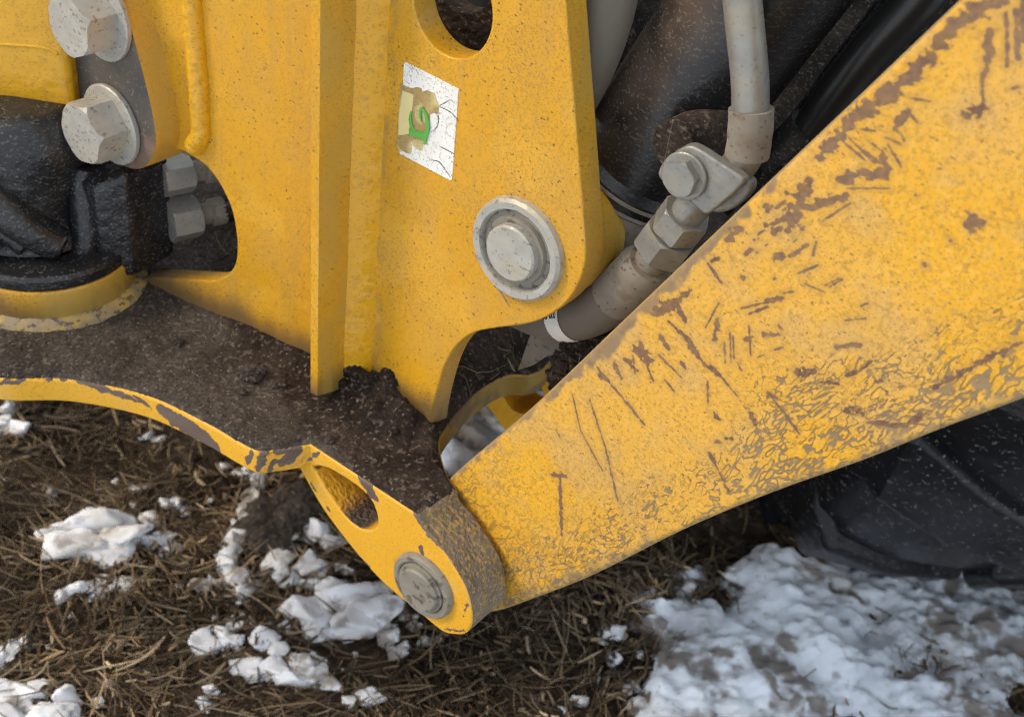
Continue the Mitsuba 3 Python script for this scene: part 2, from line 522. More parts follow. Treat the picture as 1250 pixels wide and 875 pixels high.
def tex_black(p, n, uv):
    c = mix((0.005, 0.0053, 0.006), (0.013, 0.013, 0.0145), fbm(p.x * 40, p.y * 40, p.z * 40, 3))
    lint = hairs(p.x, p.y, p.z, 430.0, 0.03, 0.54)
    c = mix(c, (0.15, 0.14, 0.12), lint * 0.5)
    film = smoothstep(0.45, 0.8, fbm(p.x * 26, p.y * 26, p.z * 26 + 3, 3))
    return mix(c, (0.075, 0.07, 0.062), film * 0.22)


def bump_black(p, n, uv):
    return 0.0012 * fbm(p.x * 140, p.y * 140, p.z * 140, 3)


def tex_barrel(p, n, uv):
    """black paint, brown dust on the half that faces up the slope"""
    q = (p.x - 0.0268) * 0.909 - (p.z - GZ - 0.05) * 0.416
    d = smoothstep(0.022, -0.030, q + 0.03 * (fbm(p.x * 40, p.y * 40, p.z * 40, 3) - 0.5))
    c = mix((0.006, 0.006, 0.007), (0.075, 0.054, 0.040), d * smoothstep(0.25, 0.7, fbm(p.x * 30, p.y * 30, p.z * 30, 3) + 0.15))
    lint = hairs(p.x, p.y, p.z, 420.0, 0.03, 0.52)
    return mix(c, (0.20, 0.165, 0.13), lint * (0.15 + 0.4 * d))


def bump_barrel(p, n, uv):
    return 0.00022 * fbm(p.x * 420, p.y * 420, p.z * 420, 2)


def tex_tyre(p, n, uv):
    c = mix((0.003, 0.0034, 0.0045), (0.009, 0.0095, 0.012), smoothstep(0.3, 0.7, fbm(p.x * 11, p.y * 11, p.z * 11, 4)))
    lint = hairs(p.x, p.y, p.z, 210.0, 0.02, 0.66)
    return mix(c, (0.32, 0.30, 0.27), lint * 0.5)


def bump_tyre(p, n, uv):
    return 0.0010 * fbm(p.x * 80, p.y * 80, p.z * 80, 3)


def tex_flange(p, n, uv):
    """bare front of the bolting block: dark scale and rust; painted yellow sides"""
    u, v = surf(p, n)
    c = mix((0.055, 0.050, 0.044), (0.105, 0.092, 0.078), fbm(p.x * 45, p.y * 45, p.z * 45, 4))
    rust = smoothstep(0.40, 0.7, fbm(p.x * 30, 2, p.z * 30, 3) + 7.0 * (p.x - 0.40 * (p.z - GZ) + 0.345))
    c = mix(c, mix((0.15, 0.085, 0.055), (0.21, 0.135, 0.095), noise(p.x * 160, p.z * 160, 2)), rust * 0.85)
    lint = hairs(p.x, p.y, p.z, 300.0, 0.02, 0.6)
    c = mix(c, (0.25, 0.21, 0.17), lint * 0.5)
    return mix(tex_frame(p, n, uv), c, smoothstep(-0.55, -0.9, n.y))


def tex_soil(p, n, uv):
    a = fbm(p.x * 9, p.y * 9, 1, 4)
    c = mix((0.017, 0.012, 0.009), (0.054, 0.039, 0.029), smoothstep(0.3, 0.7, a))
    return mix(c, (0.13, 0.095, 0.065), smoothstep(0.6, 0.8, fbm(p.x * 120, p.y * 120, 2, 3)) * 0.5)


def bump_soil(p, n, uv):
    return 0.006 * fbm(p.x * 70, p.y * 70, p.z * 70, 4)


def tex_snow(p, n, uv):
    a = fbm(p.x * 16, p.y * 16, p.z * 16, 3)
    c = mix((0.76, 0.82, 0.90), (0.55, 0.60, 0.67), smoothstep(0.45, 0.8, a))
    along = fbm(p.x * 7, p.y * 20, 3, 4)
    dirt = smoothstep(0.545, 0.66, along * 0.6 + 0.4 * fbm(p.x * 55, p.y * 55, p.z * 55, 3))
    c = mix(c, (0.15, 0.115, 0.085), dirt * 0.85)
    left = smoothstep(0.20, -0.08, p.x + 0.25 * (fbm(p.x * 12, p.y * 12, 5, 3) - 0.5) - 0.5 * (p.y - 0.55)) 
    c = mix(c, (0.20, 0.17, 0.145), left * smoothstep(0.30, 0.58, fbm(p.x * 24, p.y * 24, 9, 4)) * 0.85)
    grit = smoothstep(0.62, 0.78, fbm(p.x * 330, p.y * 330, p.z * 330, 2)) * smoothstep(0.42, 0.65, fbm(p.x * 28, p.y * 28, 1, 2))
    return mix(c, (0.16, 0.13, 0.10), grit * 0.6)


def tex_clump(p, n, uv):
    a = fbm(p.x * 30, p.y * 30, p.z * 30, 4)
    c = mix((0.78, 0.80, 0.84), (0.58, 0.58, 0.57), smoothstep(0.4, 0.75, a))
    dirt = smoothstep(0.52, 0.72, fbm(p.x * 42 + 3, p.y * 42, p.z * 42, 4) + smoothstep(0.014, 0.0, p.z) * 0.14)
    return mix(c, (0.17, 0.13, 0.10), dirt * 0.75)


def bump_snow(p, n, uv):
    return 0.0042 * fbm(p.x * 90, p.y * 90, p.z * 90, 5)


def bump_clump(p, n, uv):
    return 0.0020 * fbm(p.x * 150, p.y * 150, p.z * 150, 4)


def tex_sticker(p, n, uv):
    c = mix((0.74, 0.74, 0.70), (0.62, 0.62, 0.58), fbm(p.x * 60, p.z * 60, 1, 3))
    x, z = p.x * 120 + 0.5 * noise(p.x * 300, p.z * 300), p.z * 120
    d0, d1, _ = voronoi(x, z)
    crack = smoothstep(0.035, 0.010, d1 - d0) * smoothstep(0.42, 0.6, fbm(p.x * 70, p.z * 70, 6, 2))
    c = mix(c, (0.16, 0.13, 0.10), crack * 0.8)
    return mix(c, (0.13, 0.10, 0.08), specks(p.x, p.z, 190.0, 0.18, 0.4) * 0.75)


def tex_torn(p, n, uv):
    c = mix((0.50, 0.42, 0.20), (0.34, 0.24, 0.10), smoothstep(0.42, 0.62, fbm(p.x * 75, p.z * 75, 3, 3)))
    return mix(c, (0.12, 0.08, 0.04), specks(p.x, p.z, 170.0, 0.16, 0.5) * 0.7)


def mat(name, tex=None, rough_=0.6, spec=0.4, bump=None, eps=3e-4, color=None, metallic=0.0):
    base = mikit.proc(tex) if tex else {'type': 'rgb', 'value': list(color)}
    b = {'type': 'principled', 'base_color': base, 'roughness': rough_, 'specular': spec, 'metallic': metallic}
    if bump:
        b = {'type': 'bumpmap', 'arbitrary': mikit.proc(bump, eps), 'scale': 1.0, 'nested': b}
    scene[name] = {'type': 'twosided', 'bsdf': b}


scene['mat_frame'] = painted(tex_frame, bump_frame, 0.36, 0.38)
scene['mat_casting'] = painted(tex_casting, bump_casting, 0.33, 0.45)
scene['mat_ledge'] = painted(tex_ledge, bump_ledge, 0.5, 0.4)
scene['mat_boom'] = painted(tex_boom, bump_boom, 0.5, 0.4)
scene['mat_flange'] = painted(tex_flange, bump_frame, 0.55, 0.3)
mat('mat_mud_and_shade', tex_mud, 0.95, 0.15, bump_mud)
mat('mat_steel', tex_steel, 0.36, 0.6, bump_steel, metallic=0.35)
mat('mat_dusty', tex_dusty, 0.75, 0.3, bump_steel)
def tex_dusty_yellow(p, n, uv):
    c = mix((0.40, 0.27, 0.08), (0.25, 0.20, 0.13), smoothstep(0.35, 0.6, fbm(p.x * 90, p.y * 90, p.z * 90, 3)))
    return mix(c, (0.06, 0.05, 0.04), smoothstep(0.56, 0.68, fbm(p.x * 260, p.y * 260, p.z * 260, 3)) * 0.75)


def tex_zinc(p, n, uv):
    c = mix((0.28, 0.268, 0.235), (0.43, 0.415, 0.37), fbm(p.x * 110, p.y * 110, p.z * 110, 3))
    c = mix(c, (0.40, 0.35, 0.24), smoothstep(0.5, 0.75, fbm(p.x * 60, p.y * 60, p.z * 60 + 4, 3)) * 0.6)
    return mix(c, (0.13, 0.11, 0.09), smoothstep(0.62, 0.74, fbm(p.x * 380, p.y * 380, p.z * 380, 3)) * 0.65)


mat('mat_dusty_yellow', tex_dusty_yellow, 0.8, 0.2, bump_steel)
mat('mat_zinc', tex_zinc, 0.42, 0.5, bump_steel, metallic=0.2)
mat('mat_pin', tex_pin, 0.55, 0.4, bump_steel)
mat('mat_black', tex_black, 0.38, 0.5, bump_black)
mat('mat_barrel', tex_barrel, 0.36, 0.5, bump_barrel)
mat('mat_tyre', tex_tyre, 0.34, 0.3, bump_tyre, 1e-3)
mat('mat_hose', color=(0.012, 0.012, 0.012), rough_=0.30, spec=0.5)
mat('mat_soil', tex_soil, 1.0, 0.1, bump_soil, 1e-3)
mat('mat_snow', tex_snow, 0.85, 0.2, bump_snow, 6e-4)
mat('mat_clump', tex_clump, 0.85, 0.2, bump_clump, 6e-4)
mat('mat_sticker', tex_sticker, 0.5, 0.4)
mat('mat_torn', tex_torn, 0.7, 0.2)
mat('mat_green', color=(0.09, 0.33, 0.05), rough_=0.5)
mat('mat_ink', color=(0.03, 0.03, 0.03), rough_=0.6)
mat('mat_portdust', rough_=0.85, spec=0.15, bump=bump_steel, color=(0.085, 0.064, 0.048))
mat('mat_dark', color=(0.012, 0.012, 0.013), rough_=0.7)
scene['mat_straw'] = {'type': 'twosided', 'bsdf': {'type': 'principled', 'base_color': {'type': 'mesh_attribute', 'name': 'vertex_color'}, 'roughness': 0.75, 'specular': 0.25}}

# ------------------------------------------------------------------ ground
def soil_h(x, y):
    p = np.stack([x, y, np.zeros_like(x)], -1)
    return 0.045 * (meshkit.fbm(p * 5.0, 4, 3) - 0.5) + 0.022 * (meshkit.fbm(p * 26.0, 3, 5) - 0.5)


def grid_sheet(x0, x1, y0, y1, nx, ny, fn):
    X, Y = np.meshgrid(np.linspace(x0, x1, nx), np.linspace(y0, y1, ny))
    Z = fn(X, Y)
    V = np.stack([X, Y, Z], -1).reshape(-1, 3)
    i = np.arange(nx * ny).reshape(ny, nx)
    a, b, c, d = i[:-1, :-1].ravel(), i[:-1, 1:].ravel(), i[1:, 1:].ravel(), i[1:, :-1].ravel()
    return trimesh.Trimesh(V, np.vstack([np.c_[a, b, c], np.c_[a, c, d]]), process=False)


GX0, GX1, GY0, GY1 = -1.7, 1.1, -0.6, 1.9


def soil_all(X, Y):
    return soil_h(X, Y)


near = grid_sheet(GX0, GX1, GY0, GY1, 460, 420, soil_all)
far = grid_sheet(-60, 60, -60, 60, 121, 121, lambda X, Y: np.where((X > GX0 - 1.0) & (X < GX1 + 1.0) & (Y > GY0 - 1.0) & (Y < GY1 + 1.0), -0.06, 0.02 * meshkit.noise(np.stack([X, Y, X * 0], -1) * 0.7) - 0.03))
obj('soil_ground', near, 'mat_soil', smooth=True, label='dark trampled soil under the machine', kind='structure')

# snow lying to the lower right and further off: a sheet that dips under the soil where it thins out
right_edge = [(760, 875), (790, 800), (835, 760), (850, 700), (880, 650), (960, 690), (1250, 640), (1500, 640), (1500, 1100), (700, 1100)]
snow_poly = Polygon([at(p, Z=0)[:2] for p in right_edge])
gap_poly = Polygon([at(p, Z=0)[:2] for p in [(545, 600), (560, 520), (600, 470), (700, 400), (780, 470), (680, 540), (600, 590)]])


def poly_sd(poly, X, Y):
    """signed distance to the outline, positive inside"""
    import shapely
    pts = shapely.points(X.ravel(), Y.ravel())
    d = shapely.distance(poly.exterior, pts)
    return np.where(shapely.contains(poly, pts), d, -d).reshape(X.shape)


def snow_h(X, Y):
    p = np.stack([X, Y, np.zeros_like(X)], -1)
    lump = meshkit.fbm(p * 7.0, 4, 11)
    fine = meshkit.fbm(p * 32.0, 4, 12)
    d = np.maximum(np.maximum(poly_sd(snow_poly, X, Y), poly_sd(gap_poly, X, Y)), (Y - 1.35 + 0.3 * X))
    d = np.clip(d, -0.3, 0.14) + 0.36 * (lump - 0.5) + 0.16 * (fine - 0.5) + 0.02
    h = 0.017 * np.tanh(d / 0.04) + 0.060 * (lump - 0.5) * np.clip((d + 0.05) / 0.05, 0, 1) + 0.014 * (fine - 0.5)
    r_ = np.stack([X * 4.0, Y * 10.0, X * 0], -1)
    h = h + 0.055 * (meshkit.fbm(r_, 4, 21) - 0.5) * np.clip(d / 0.05, 0, 1) + 0.024 * (meshkit.fbm(p * 70, 3, 22) - 0.5)
    return soil_h(X, Y) * 0.6 + h


obj('snow', grid_sheet(-1.6, 1.05, 0.02, 1.85, 520, 420, snow_h), 'mat_snow', smooth=True,
    label='sheet of dirty old snow beside the tyre', kind='structure')
obj('snow_field', far, 'mat_snow', smooth=True, label='snowy ground beyond the machine', kind='structure')


# ------------------------------------------------------------------ straw and dead grass
def strands(n, seed, region, lo, hi, r0, r1, lift, density=None):
    g = np.random.default_rng(seed)
    V, F, C = [], [], []
    off = 0
    pal = np.array([(0.36, 0.26, 0.15), (0.24, 0.165, 0.09), (0.48, 0.38, 0.25), (0.10, 0.07, 0.045), (0.15, 0.095, 0.055), (0.26, 0.20, 0.14)])
    S, K = 5, 3
    xs = g.uniform(region[0], region[1], n * 3)
    ys = g.uniform(region[2], region[3], n * 3)
    p = np.stack([xs, ys, np.zeros_like(xs)], -1)
    w = meshkit.fbm(p * 4.5, 3, seed)
    keep = np.nonzero(g.random(n * 3) < np.clip((w - 0.28) * 2.2, 0.05, 1))[0][:n]
    xs, ys = xs[keep], ys[keep]
    base = soil_h(xs, ys)
    if density is not None:
        ok = density(xs, ys)
        xs, ys, base = xs[ok], ys[ok], base[ok]
    tone = meshkit.fbm(np.stack([xs, ys, xs * 0 + 3], -1) * 7.0, 3, seed + 5)
    lay = meshkit.fbm(np.stack([xs, ys, xs * 0], -1) * 3.0, 2, seed + 9) * 14
    for i in range(len(xs)):
        L = lo + (hi - lo) * g.random() ** 2.2
        a = lay[i] + g.normal(0, 0.75)
        d = np.array([math.cos(a), math.sin(a), 0])
        s = np.array([-d[1], d[0], 0])
        bend, rise = g.normal(0, 0.28), abs(g.normal(0, lift))
        t = np.linspace(-0.5, 0.5, S)
        P = np.array([xs[i], ys[i], base[i] + 0.003 + 0.012 * g.random()]) + np.outer(t * L, d) + np.outer(bend * L * (t ** 2), s)
        P[:, 2] += rise * L * (t + 0.5) ** 1.5 * (1 if g.random() < 0.6 else 0.2) + g.normal(0, 0.002)
        rad = (r0 + (r1 - r0) * g.random() ** 2.5) * np.array([0.7, 1, 1, 0.9, 0.35])
        up = np.array([0, 0, 1.0])
        for k in range(S):
            V.append(P[k] + s * rad[k]); V.append(P[k] - s * rad[k]); V.append(P[k] + up * rad[k] * 0.8)
        c = pal[g.integers(len(pal))] * (0.22 + 1.05 * g.random() ** 1.7) * (0.45 + 1.1 * min(max((tone[i] - 0.30) * 2.4, 0), 1))
        C.append(np.repeat(c[None], S * K, 0))
        for k in range(S - 1):
            for q in range(K):
                a0, b0 = off + k * K + q, off + k * K + (q + 1) % K
                F.append((a0, b0, b0 + K)); F.append((a0, b0 + K, a0 + K))
        off += S * K
    return trimesh.Trimesh(np.array(V), np.array(F), process=False), np.vstack(C)


def not_in_snow(x, y):
    return snow_h(x, y) < soil_h(x, y) + 0.012


m, c = strands(36000, 31, (-1.45, 0.72, -0.42, 1.25), 0.012, 0.075, 0.0006, 0.0021, 0.20, not_in_snow)
obj('straw', m, 'mat_straw', smooth=True, color=c, kind='stuff', label='matted dead grass and straw trodden into the soil')

m, c = strands(16000, 87, (-1.45, 0.72, -0.42, 1.25), 0.02, 0.10, 0.00022, 0.0007, 0.16, not_in_snow)
obj('dry_grass', m, 'mat_straw', smooth=True, color=c * 1.25, kind='stuff', label='fine pale stems of dry grass matted over the straw')
m, c = strands(9000, 53, (-1.45, 0.72, -0.42, 1.25), 0.008, 0.034, 0.0014, 0.0034, 0.15, not_in_snow)
obj('leaf_litter', m, 'mat_straw', smooth=True, color=c, kind='stuff', label='broken flakes of dead leaves and bark among the straw')

# ------------------------------------------------------------------ machine frame
FR = thing('machine_mount', 'yellow steel frame of plates with two pins, a square label and a mud covered ledge', 'machine mount')

c_ = lambda x, y: (x, y, 1)                 # a sharp corner
ac = [c_(676, -160), c_(690, 0), (714, 292), (713, 325), (703, 352), (688, 372), (667, 387), (641, 396), (603, 401), (577, 407), (557, 422), (544, 443),
      (535, 470), (528, 500), c_(523, 536), c_(380, 470), c_(160, 372), c_(176, 338), c_(255, 343), (274, 338), (286, 324), (289, 305), (288, 285), (282, 255), (268, 225), (250, 202), c_(225, 186),
      c_(160, 160), c_(-160, 60), c_(-160, -160)]
XS, KS = -0.146, 0.115                       # left of the gusset the plate is set at a slight angle


def on_plate(px):
    q = at(px, Y=0)
    if q[0] < XS:
        d = W.T @ np.array([(px[0] - 625) / FOCAL, (px[1] - 437.5) / FOCAL, 1.0])
        t = (KS * (CAM[0] - XS) - CAM[1]) / (d[1] - KS * d[0])
        q = CAM + t * d
    return q


pts = spline([tuple(on_plate(p)[[0, 2]]) + ((1,) if len(p) > 2 else ()) for p in ac], 6)
tt = np.linspace(0, 2 * math.pi, 72, endpoint=False)
hole = np.c_[-0.0748 + 0.0322 * np.cos(tt), GZ + 0.1426 + 0.0322 * np.sin(tt)]
from shapely.geometry import box as sbox
whole = Polygon(pts).buffer(0)
big_ = lambda g: max(getattr(g, 'geoms', [g]), key=lambda q: q.area)
pr = np.array(big_(whole.intersection(sbox(XS, -9, 9, 9))).exterior.coords)[:-1]
pq = np.array(big_(whole.intersection(sbox(-9, -9, XS + 0.002, 9))).exterior.coords)[:-1]
obj('upright_plate', plate_y(pr, 0.0, 0.022, 0.0016, [hole], 3), 'mat_frame', FR)
lp_ = plate_y(pq, 0.0, 0.022, 0.0016, (), 3)
lp_.vertices = lp_.vertices + np.c_[np.zeros(len(lp_.vertices)), KS * (lp_.vertices[:, 0] - XS), np.zeros(len(lp_.vertices))]
obj('angled_plate', lp_, 'mat_frame', FR)
# the twin plate behind it, its hole nearly in line
rear = [(-0.235, GZ + 0.02), (-0.235, GZ + 0.42), (-0.06, GZ + 0.42), (-0.02, GZ + 0.12), (0.01, GZ + 0.02), (0.02, GZ - 0.04), (-0.02, GZ - 0.06), (-0.075, GZ - 0.05), (-0.10, GZ - 0.03)]
h2 = at((563, -38), Y=0.115)
hole2 = np.c_[h2[0] + 0.0322 * np.cos(tt), h2[2] + 0.0322 * np.sin(tt)]
obj('rear_plate', plate_y(np.array(rear), 0.115, 0.137, 0.0016, [hole2]), 'mat_mud_and_shade', FR)  # mud colour stands in for the shade seen through the front hole
# collar round the pin between the two plates
obj('pin_boss', lathe([(0.026, 0.0), (0.0485, 0.0), (0.0495, 0.002), (0.0495, 0.030), (0.0475, 0.032), (0.026, 0.032)], (0.0, 0.0225, GZ + 0.004), (0, 1, 0), 72), 'mat_frame', FR)

# gusset standing off the plate
gx0, gx1 = -0.1500, -0.1415
gus = [(-0.0515, GZ + 0.42), (-0.0445, GZ - 0.183), (-0.0005, GZ - 0.196), (-0.0005, GZ + 0.42)]
obj('gusset', plate_x(np.array(gus), gx0, gx1, 0.0012), 'mat_frame', FR)


def fillet(p0, p1, a, b, size, seed, ripple=0.0007, n=160):
    """a weld bead from p0 to p1 in the corner of directions a and b"""
    p0, p1, a, b = (np.asarray(q, float) for q in (p0, p1, a, b))
    V, F, K = [], [], 9
    g = meshkit.noise
    for i in range(n + 1):
        t = i / n
        P = p0 + (p1 - p0) * t
        L = np.linalg.norm(p1 - p0) * t
        s = size * (1 + 0.12 * (float(g(np.array([L * 60, seed, 0.5]))) - 0.5))
        w = ripple * math.sin(L * 2 * math.pi / 0.0042 + 2 * float(g(np.array([L * 90, seed, 3.5])))) * 0.5
        for k in range(K):
            q = k / (K - 1)
            x, y = a * (1 - q), b * q
            bulge = 0.10 * math.sin(math.pi * q)
            V.append(P + (x + y) * s + (a + b) * s * bulge * 0.9 + (a + b) * w * math.sin(math.pi * q))
    for i in range(n):
        for k in range(K - 1):
            p, q = i * K + k, i * K + k + 1
            F += [(p, q, q + K), (p, q + K, p + K)]
    return trimesh.Trimesh(np.array(V), np.array(F), process=False)


obj('weld_bead', fillet((gx1, 0, GZ + 0.30), (gx1, 0, GZ - 0.185), (1, 0, 0), (0, -1, 0), 0.0155, 3, 0.00018), 'mat_casting', FR, smooth=True)
obj('weld_bead', fillet((gx0, 0, GZ + 0.30), (gx0, 0, GZ - 0.185), (-1, 0, 0), (0, -1, 0), 0.012, 5, 0.00018), 'mat_casting', FR, smooth=True)

# bolting block with its bare front face
blk = [c_(120, -160), c_(147, 0), (159, 32), (172, 80), (183, 125), (190, 165), (187, 189), (172, 206), (150, 203), (128, 187), (104, 160), (60, 60), c_(0, -160)]
bp = spline([tuple(at(p, Y=-0.044)[[0, 2]]) + ((1,) if len(p) > 2 else ()) for p in blk], 6)
obj('bolting_block', plate_y(bp, -0.044, -0.002, 0.0012), 'mat_flange', FR)
br = np.array(bp)
edge = [i for i in range(len(br)) if br[i, 0] > -0.42 and br[i, 1] > GZ - 0.075]
# the bead round its foot follows the block's outline on the plate
foot = spline([tuple(on_plate(p)[[0, 2]]) for p in [(228, -150), (236, 0), (243, 80), (247, 150), (246, 166), (238, 178)]], 10, closed=False)
obj('weld_bead', rough(tube([(x, KS * (x - XS) - 0.001, z) for x, z in foot], 0.0085, 14, 4), 0.0009, 190, 4), 'mat_casting', FR, smooth=True)

# casting at the far left: an upright block that turns its face to the right
ZC = GZ - 0.0388
k1, k0 = at((91, 141), Z=ZC)[:2], at((0, 130), Z=ZC)[:2]
kd = (k1 - k0) / np.linalg.norm(k1 - k0)
kb = np.array([-kd[1], kd[0]])
kp = [k1 - kd * 0.22, k1, k1 + kb * 0.030 - kd * 0.006, k1 - kd * 0.07 + kb * 0.034, k1 - kd * 0.22 + kb * 0.02]
cm = to_tri(hull_round([(x + kb[0] * 0.007 - kd[0] * 0.007, y + kb[1] * 0.007 - kd[1] * 0.007, z) for x, y in kp[:2] for z in (ZC + 0.007, ZC + 0.30)] +
                       [(x, y, z) for x, y in kp[2:] for z in (ZC + 0.007, ZC + 0.30)], 0.007, 24).refine_to_length(0.006))
obj('cap_casting', rough(cm, 0.0012, 30, 7), 'mat_casting', FR, smooth=50)


def on_face(px):
    d = W.T @ np.array([(px[0] - 625) / FOCAL, (px[1] - 437.5) / FOCAL, 1.0])
    t = (k1 - CAM[:2]) @ -kb / (d[:2] @ -kb)
    return CAM + t * d


obj('casting_seam', tube([on_face(p) for p in [(-60, 50), (0, 54), (40, 57), (58, 60), (71, 66)]], 0.0014, 8, 6), 'mat_casting', FR, smooth=True)

# hexagon bolts on the block
for cx, cy, sp in ((139, 151, 12), (127, 21, 25)):
    o = at((cx, cy), Y=-0.0445)
    o[1] = -0.0445
    bk = obj('bolt', hexnut(o + np.array([0, -0.0052, 0]), (0, -1, 0), 0.0455, 0.0265, sp, 0.30), 'mat_zinc', FR, smooth=25)
    obj('washer', lathe([(0.0, 0.0), (0.0325, 0.0), (0.0332, 0.001), (0.0332, 0.0042), (0.0322, 0.0052), (0.0, 0.0052)], o, (0, -1, 0)), 'mat_zinc', bk)

# ledge: thick horizontal plate
front = [c_(-0.80, -0.43), (-0.60, -0.36), (-0.45, -0.25), (-0.385, -0.212), (-0.3437, -0.1918), (-0.3071, -0.1565), (-0.2511, -0.1270), (-0.1931, -0.1160), (-0.1418, -0.1109), (-0.130, -0.098), (-0.120, -0.082), (-0.1150, -0.0750), (-0.105, -0.066),
         c_(-0.0040, -0.066)]
right = [c_(-0.0030, -0.0345), (-0.022, -0.0250), (-0.047, -0.004), (-0.0555, 0.014), (-0.0610, 0.035), (-0.0660, 0.060), (-0.0670, 0.085), (-0.0635, 0.105), (-0.0520, 0.118), (-0.0480, 0.133), (-0.0500, 0.150), (-0.0440, 0.164), (-0.0400, 0.180), (-0.047, 0.20), c_(-0.05, 0.26),
         c_(-0.80, 0.26)]
ledge = spline(front + right, 7)
obj('ledge', plate_z(ledge, ZD - 0.0235, ZD, 0.0032, steps=3), 'mat_ledge', FR)

# hanging lug with a slot, its twin behind
lug_px = [c_(364, 520), c_(362, 566), (399, 629), (459, 703), (514, 750), (540, 771), (556, 775), (567, 774), (575, 765), (576, 748), (570, 722), (555, 694), (534, 663), (518, 645), (506, 620), (497, 598), c_(486, 566), c_(430, 520)]
lug = spline([tuple(at(p, Y=-0.0765)[[0, 2]]) + ((1,) if len(p) > 2 else ()) for p in lug_px], 7)
lug[:, 1] = np.minimum(lug[:, 1], ZD + 0.0002)
slot_px = [(381, 569), (400, 572), (420, 583), (441, 598), (454, 613), (460, 631), (459, 643), (450, 647), (436, 643), (420, 629), (400, 602), (386, 577)]
slot = spline([tuple(at(p, Y=-0.0765)[[0, 2]]) for p in slot_px], 6)
obj('lug', plate_y(lug, -0.0765, -0.0345, 0.0022, [slot], 3), 'mat_ledge', FR)
rl = lug.copy()
rl[:, 0] = lug[:, 0] - 0.035
rs = slot.copy()
rs[:, 0] -= 0.035
far_lug = [c_(575, 470), (598, 500), (622, 532), (660, 560), (700, 560), (735, 520), (735, 440), c_(715, 400)]
fl = spline([tuple(at(p, Y=0.185)[[0, 2]]) + ((1,) if len(p) > 2 else ()) for p in far_lug], 6)
fl[:, 1] = np.minimum(fl[:, 1], ZD - 0.024)
fs = spline([tuple(at(p, Y=0.185)[[0, 2]]) for p in [(612, 478), (625, 500), (645, 505), (660, 493), (661, 475), (645, 466), (622, 468)]], 6)
fs[:, 1] = np.minimum(fs[:, 1], ZD - 0.030)
obj('rear_lug', plate_y(fl, 0.185, 0.225, 0.0018, [fs]), 'mat_casting', FR)
tab = spline([tuple(at(p, Y=0.13)[[0, 2]]) + (1,) for p in [(717, 424), (721, 404), (766, 372), (800, 372), (730, 432)]], 3)
obj('rear_tab', plate_y(tab, 0.1375, 0.1475, 0.001), 'mat_frame', FR)

# chips on the rim and lug, measured along the front wall of the ledge
def wall_point(px):
    """where the sight line meets the ledge's front wall"""
    best = None
    d = W.T @ np.array([(px[0] - 625) / FOCAL, (px[1] - 437.5) / FOCAL, 1.0])
    for a, b in zip(ledge[:-1], ledge[1:]):
        e = b - a
        M = np.array([[d[0], -e[0]], [d[1], -e[1]]])
        if abs(np.linalg.det(M)) < 1e-12:
            continue
        t, s = np.linalg.solve(M, a - CAM[:2])
        if -0.02 <= s <= 1.02 and t > 0 and (best is None or t < best[0]):
            best = (t, CAM + t * d)
    return best[1]


def stroke(px, r, where):
    x0, y0, x1, y1 = px
    return tuple(where((x0, y0))) + tuple(where((x1, y1))) + (r,)


wallw = 0.00045
for x0, y0, x1, y1, w in [(198, 500, 262, 545, 17), (205, 508, 250, 532, 19), (95, 463, 135, 478, 9), (60, 461, 100, 462, 8), (135, 478, 165, 488, 6), (0, 468, 30, 464, 6), (163, 483, 182, 497, 5),
                          (302, 566, 308, 551, 6), (315, 572, 325, 549, 8), (345, 565, 362, 548, 13), (340, 552, 352, 546, 9), (330, 574, 336, 562, 5)]:
    FRAME_CHIPS.append(stroke((x0, y0, x1, y1), w * wallw, wall_point))
for x0, y0, x1, y1, w in [(492, 590, 506, 620, 14), (506, 620, 524, 652, 13), (524, 652, 540, 670, 8), (470, 572, 478, 592, 16), (438, 578, 456, 604, 16), (452, 598, 449, 612, 8), (404, 553, 424, 566, 5), (424, 560, 440, 580, 9), (385, 556, 396, 548, 5), (440, 556, 452, 598, 13), (415, 556, 432, 575, 6), (362, 566, 374, 552, 6),
                          (380, 590, 386, 600, 3), (545, 768, 566, 770, 4), (513, 668, 517, 680, 6), (395, 550, 372, 563, 5), (566, 752, 570, 738, 3), (462, 588, 452, 580, 7), (400, 619, 404, 628, 3), (440, 680, 452, 692, 3)]:
    FRAME_CHIPS.append(stroke((x0, y0, x1, y1), w * 0.00036, lambda q: at(q, Y=-0.0765)))

# collar under the black swivel
CUP = np.array([-0.432, -0.083])
cup_o = (CUP[0], CUP[1], ZD)
obj('bearing_collar', lathe([(0.05, 0.0), (0.0735, 0.0), (0.0735, 0.034), (0.0720, 0.0365), (0.05, 0.0365)], cup_o, (0, 0, 1), 96), 'mat_frame', FR)
wr_ = lathe([(0.072, 0.012), (0.0765, 0.0105), (0.081, 0.0055), (0.083, 0.0)], cup_o, (0, 0, 1), 180)
obj('weld_ring', rough(wr_, 0.0012, 150, 8), 'mat_dusty_yellow', FR, smooth=True)

# pins
def ring_o(px, Y):
    return at(px, Y=Y)


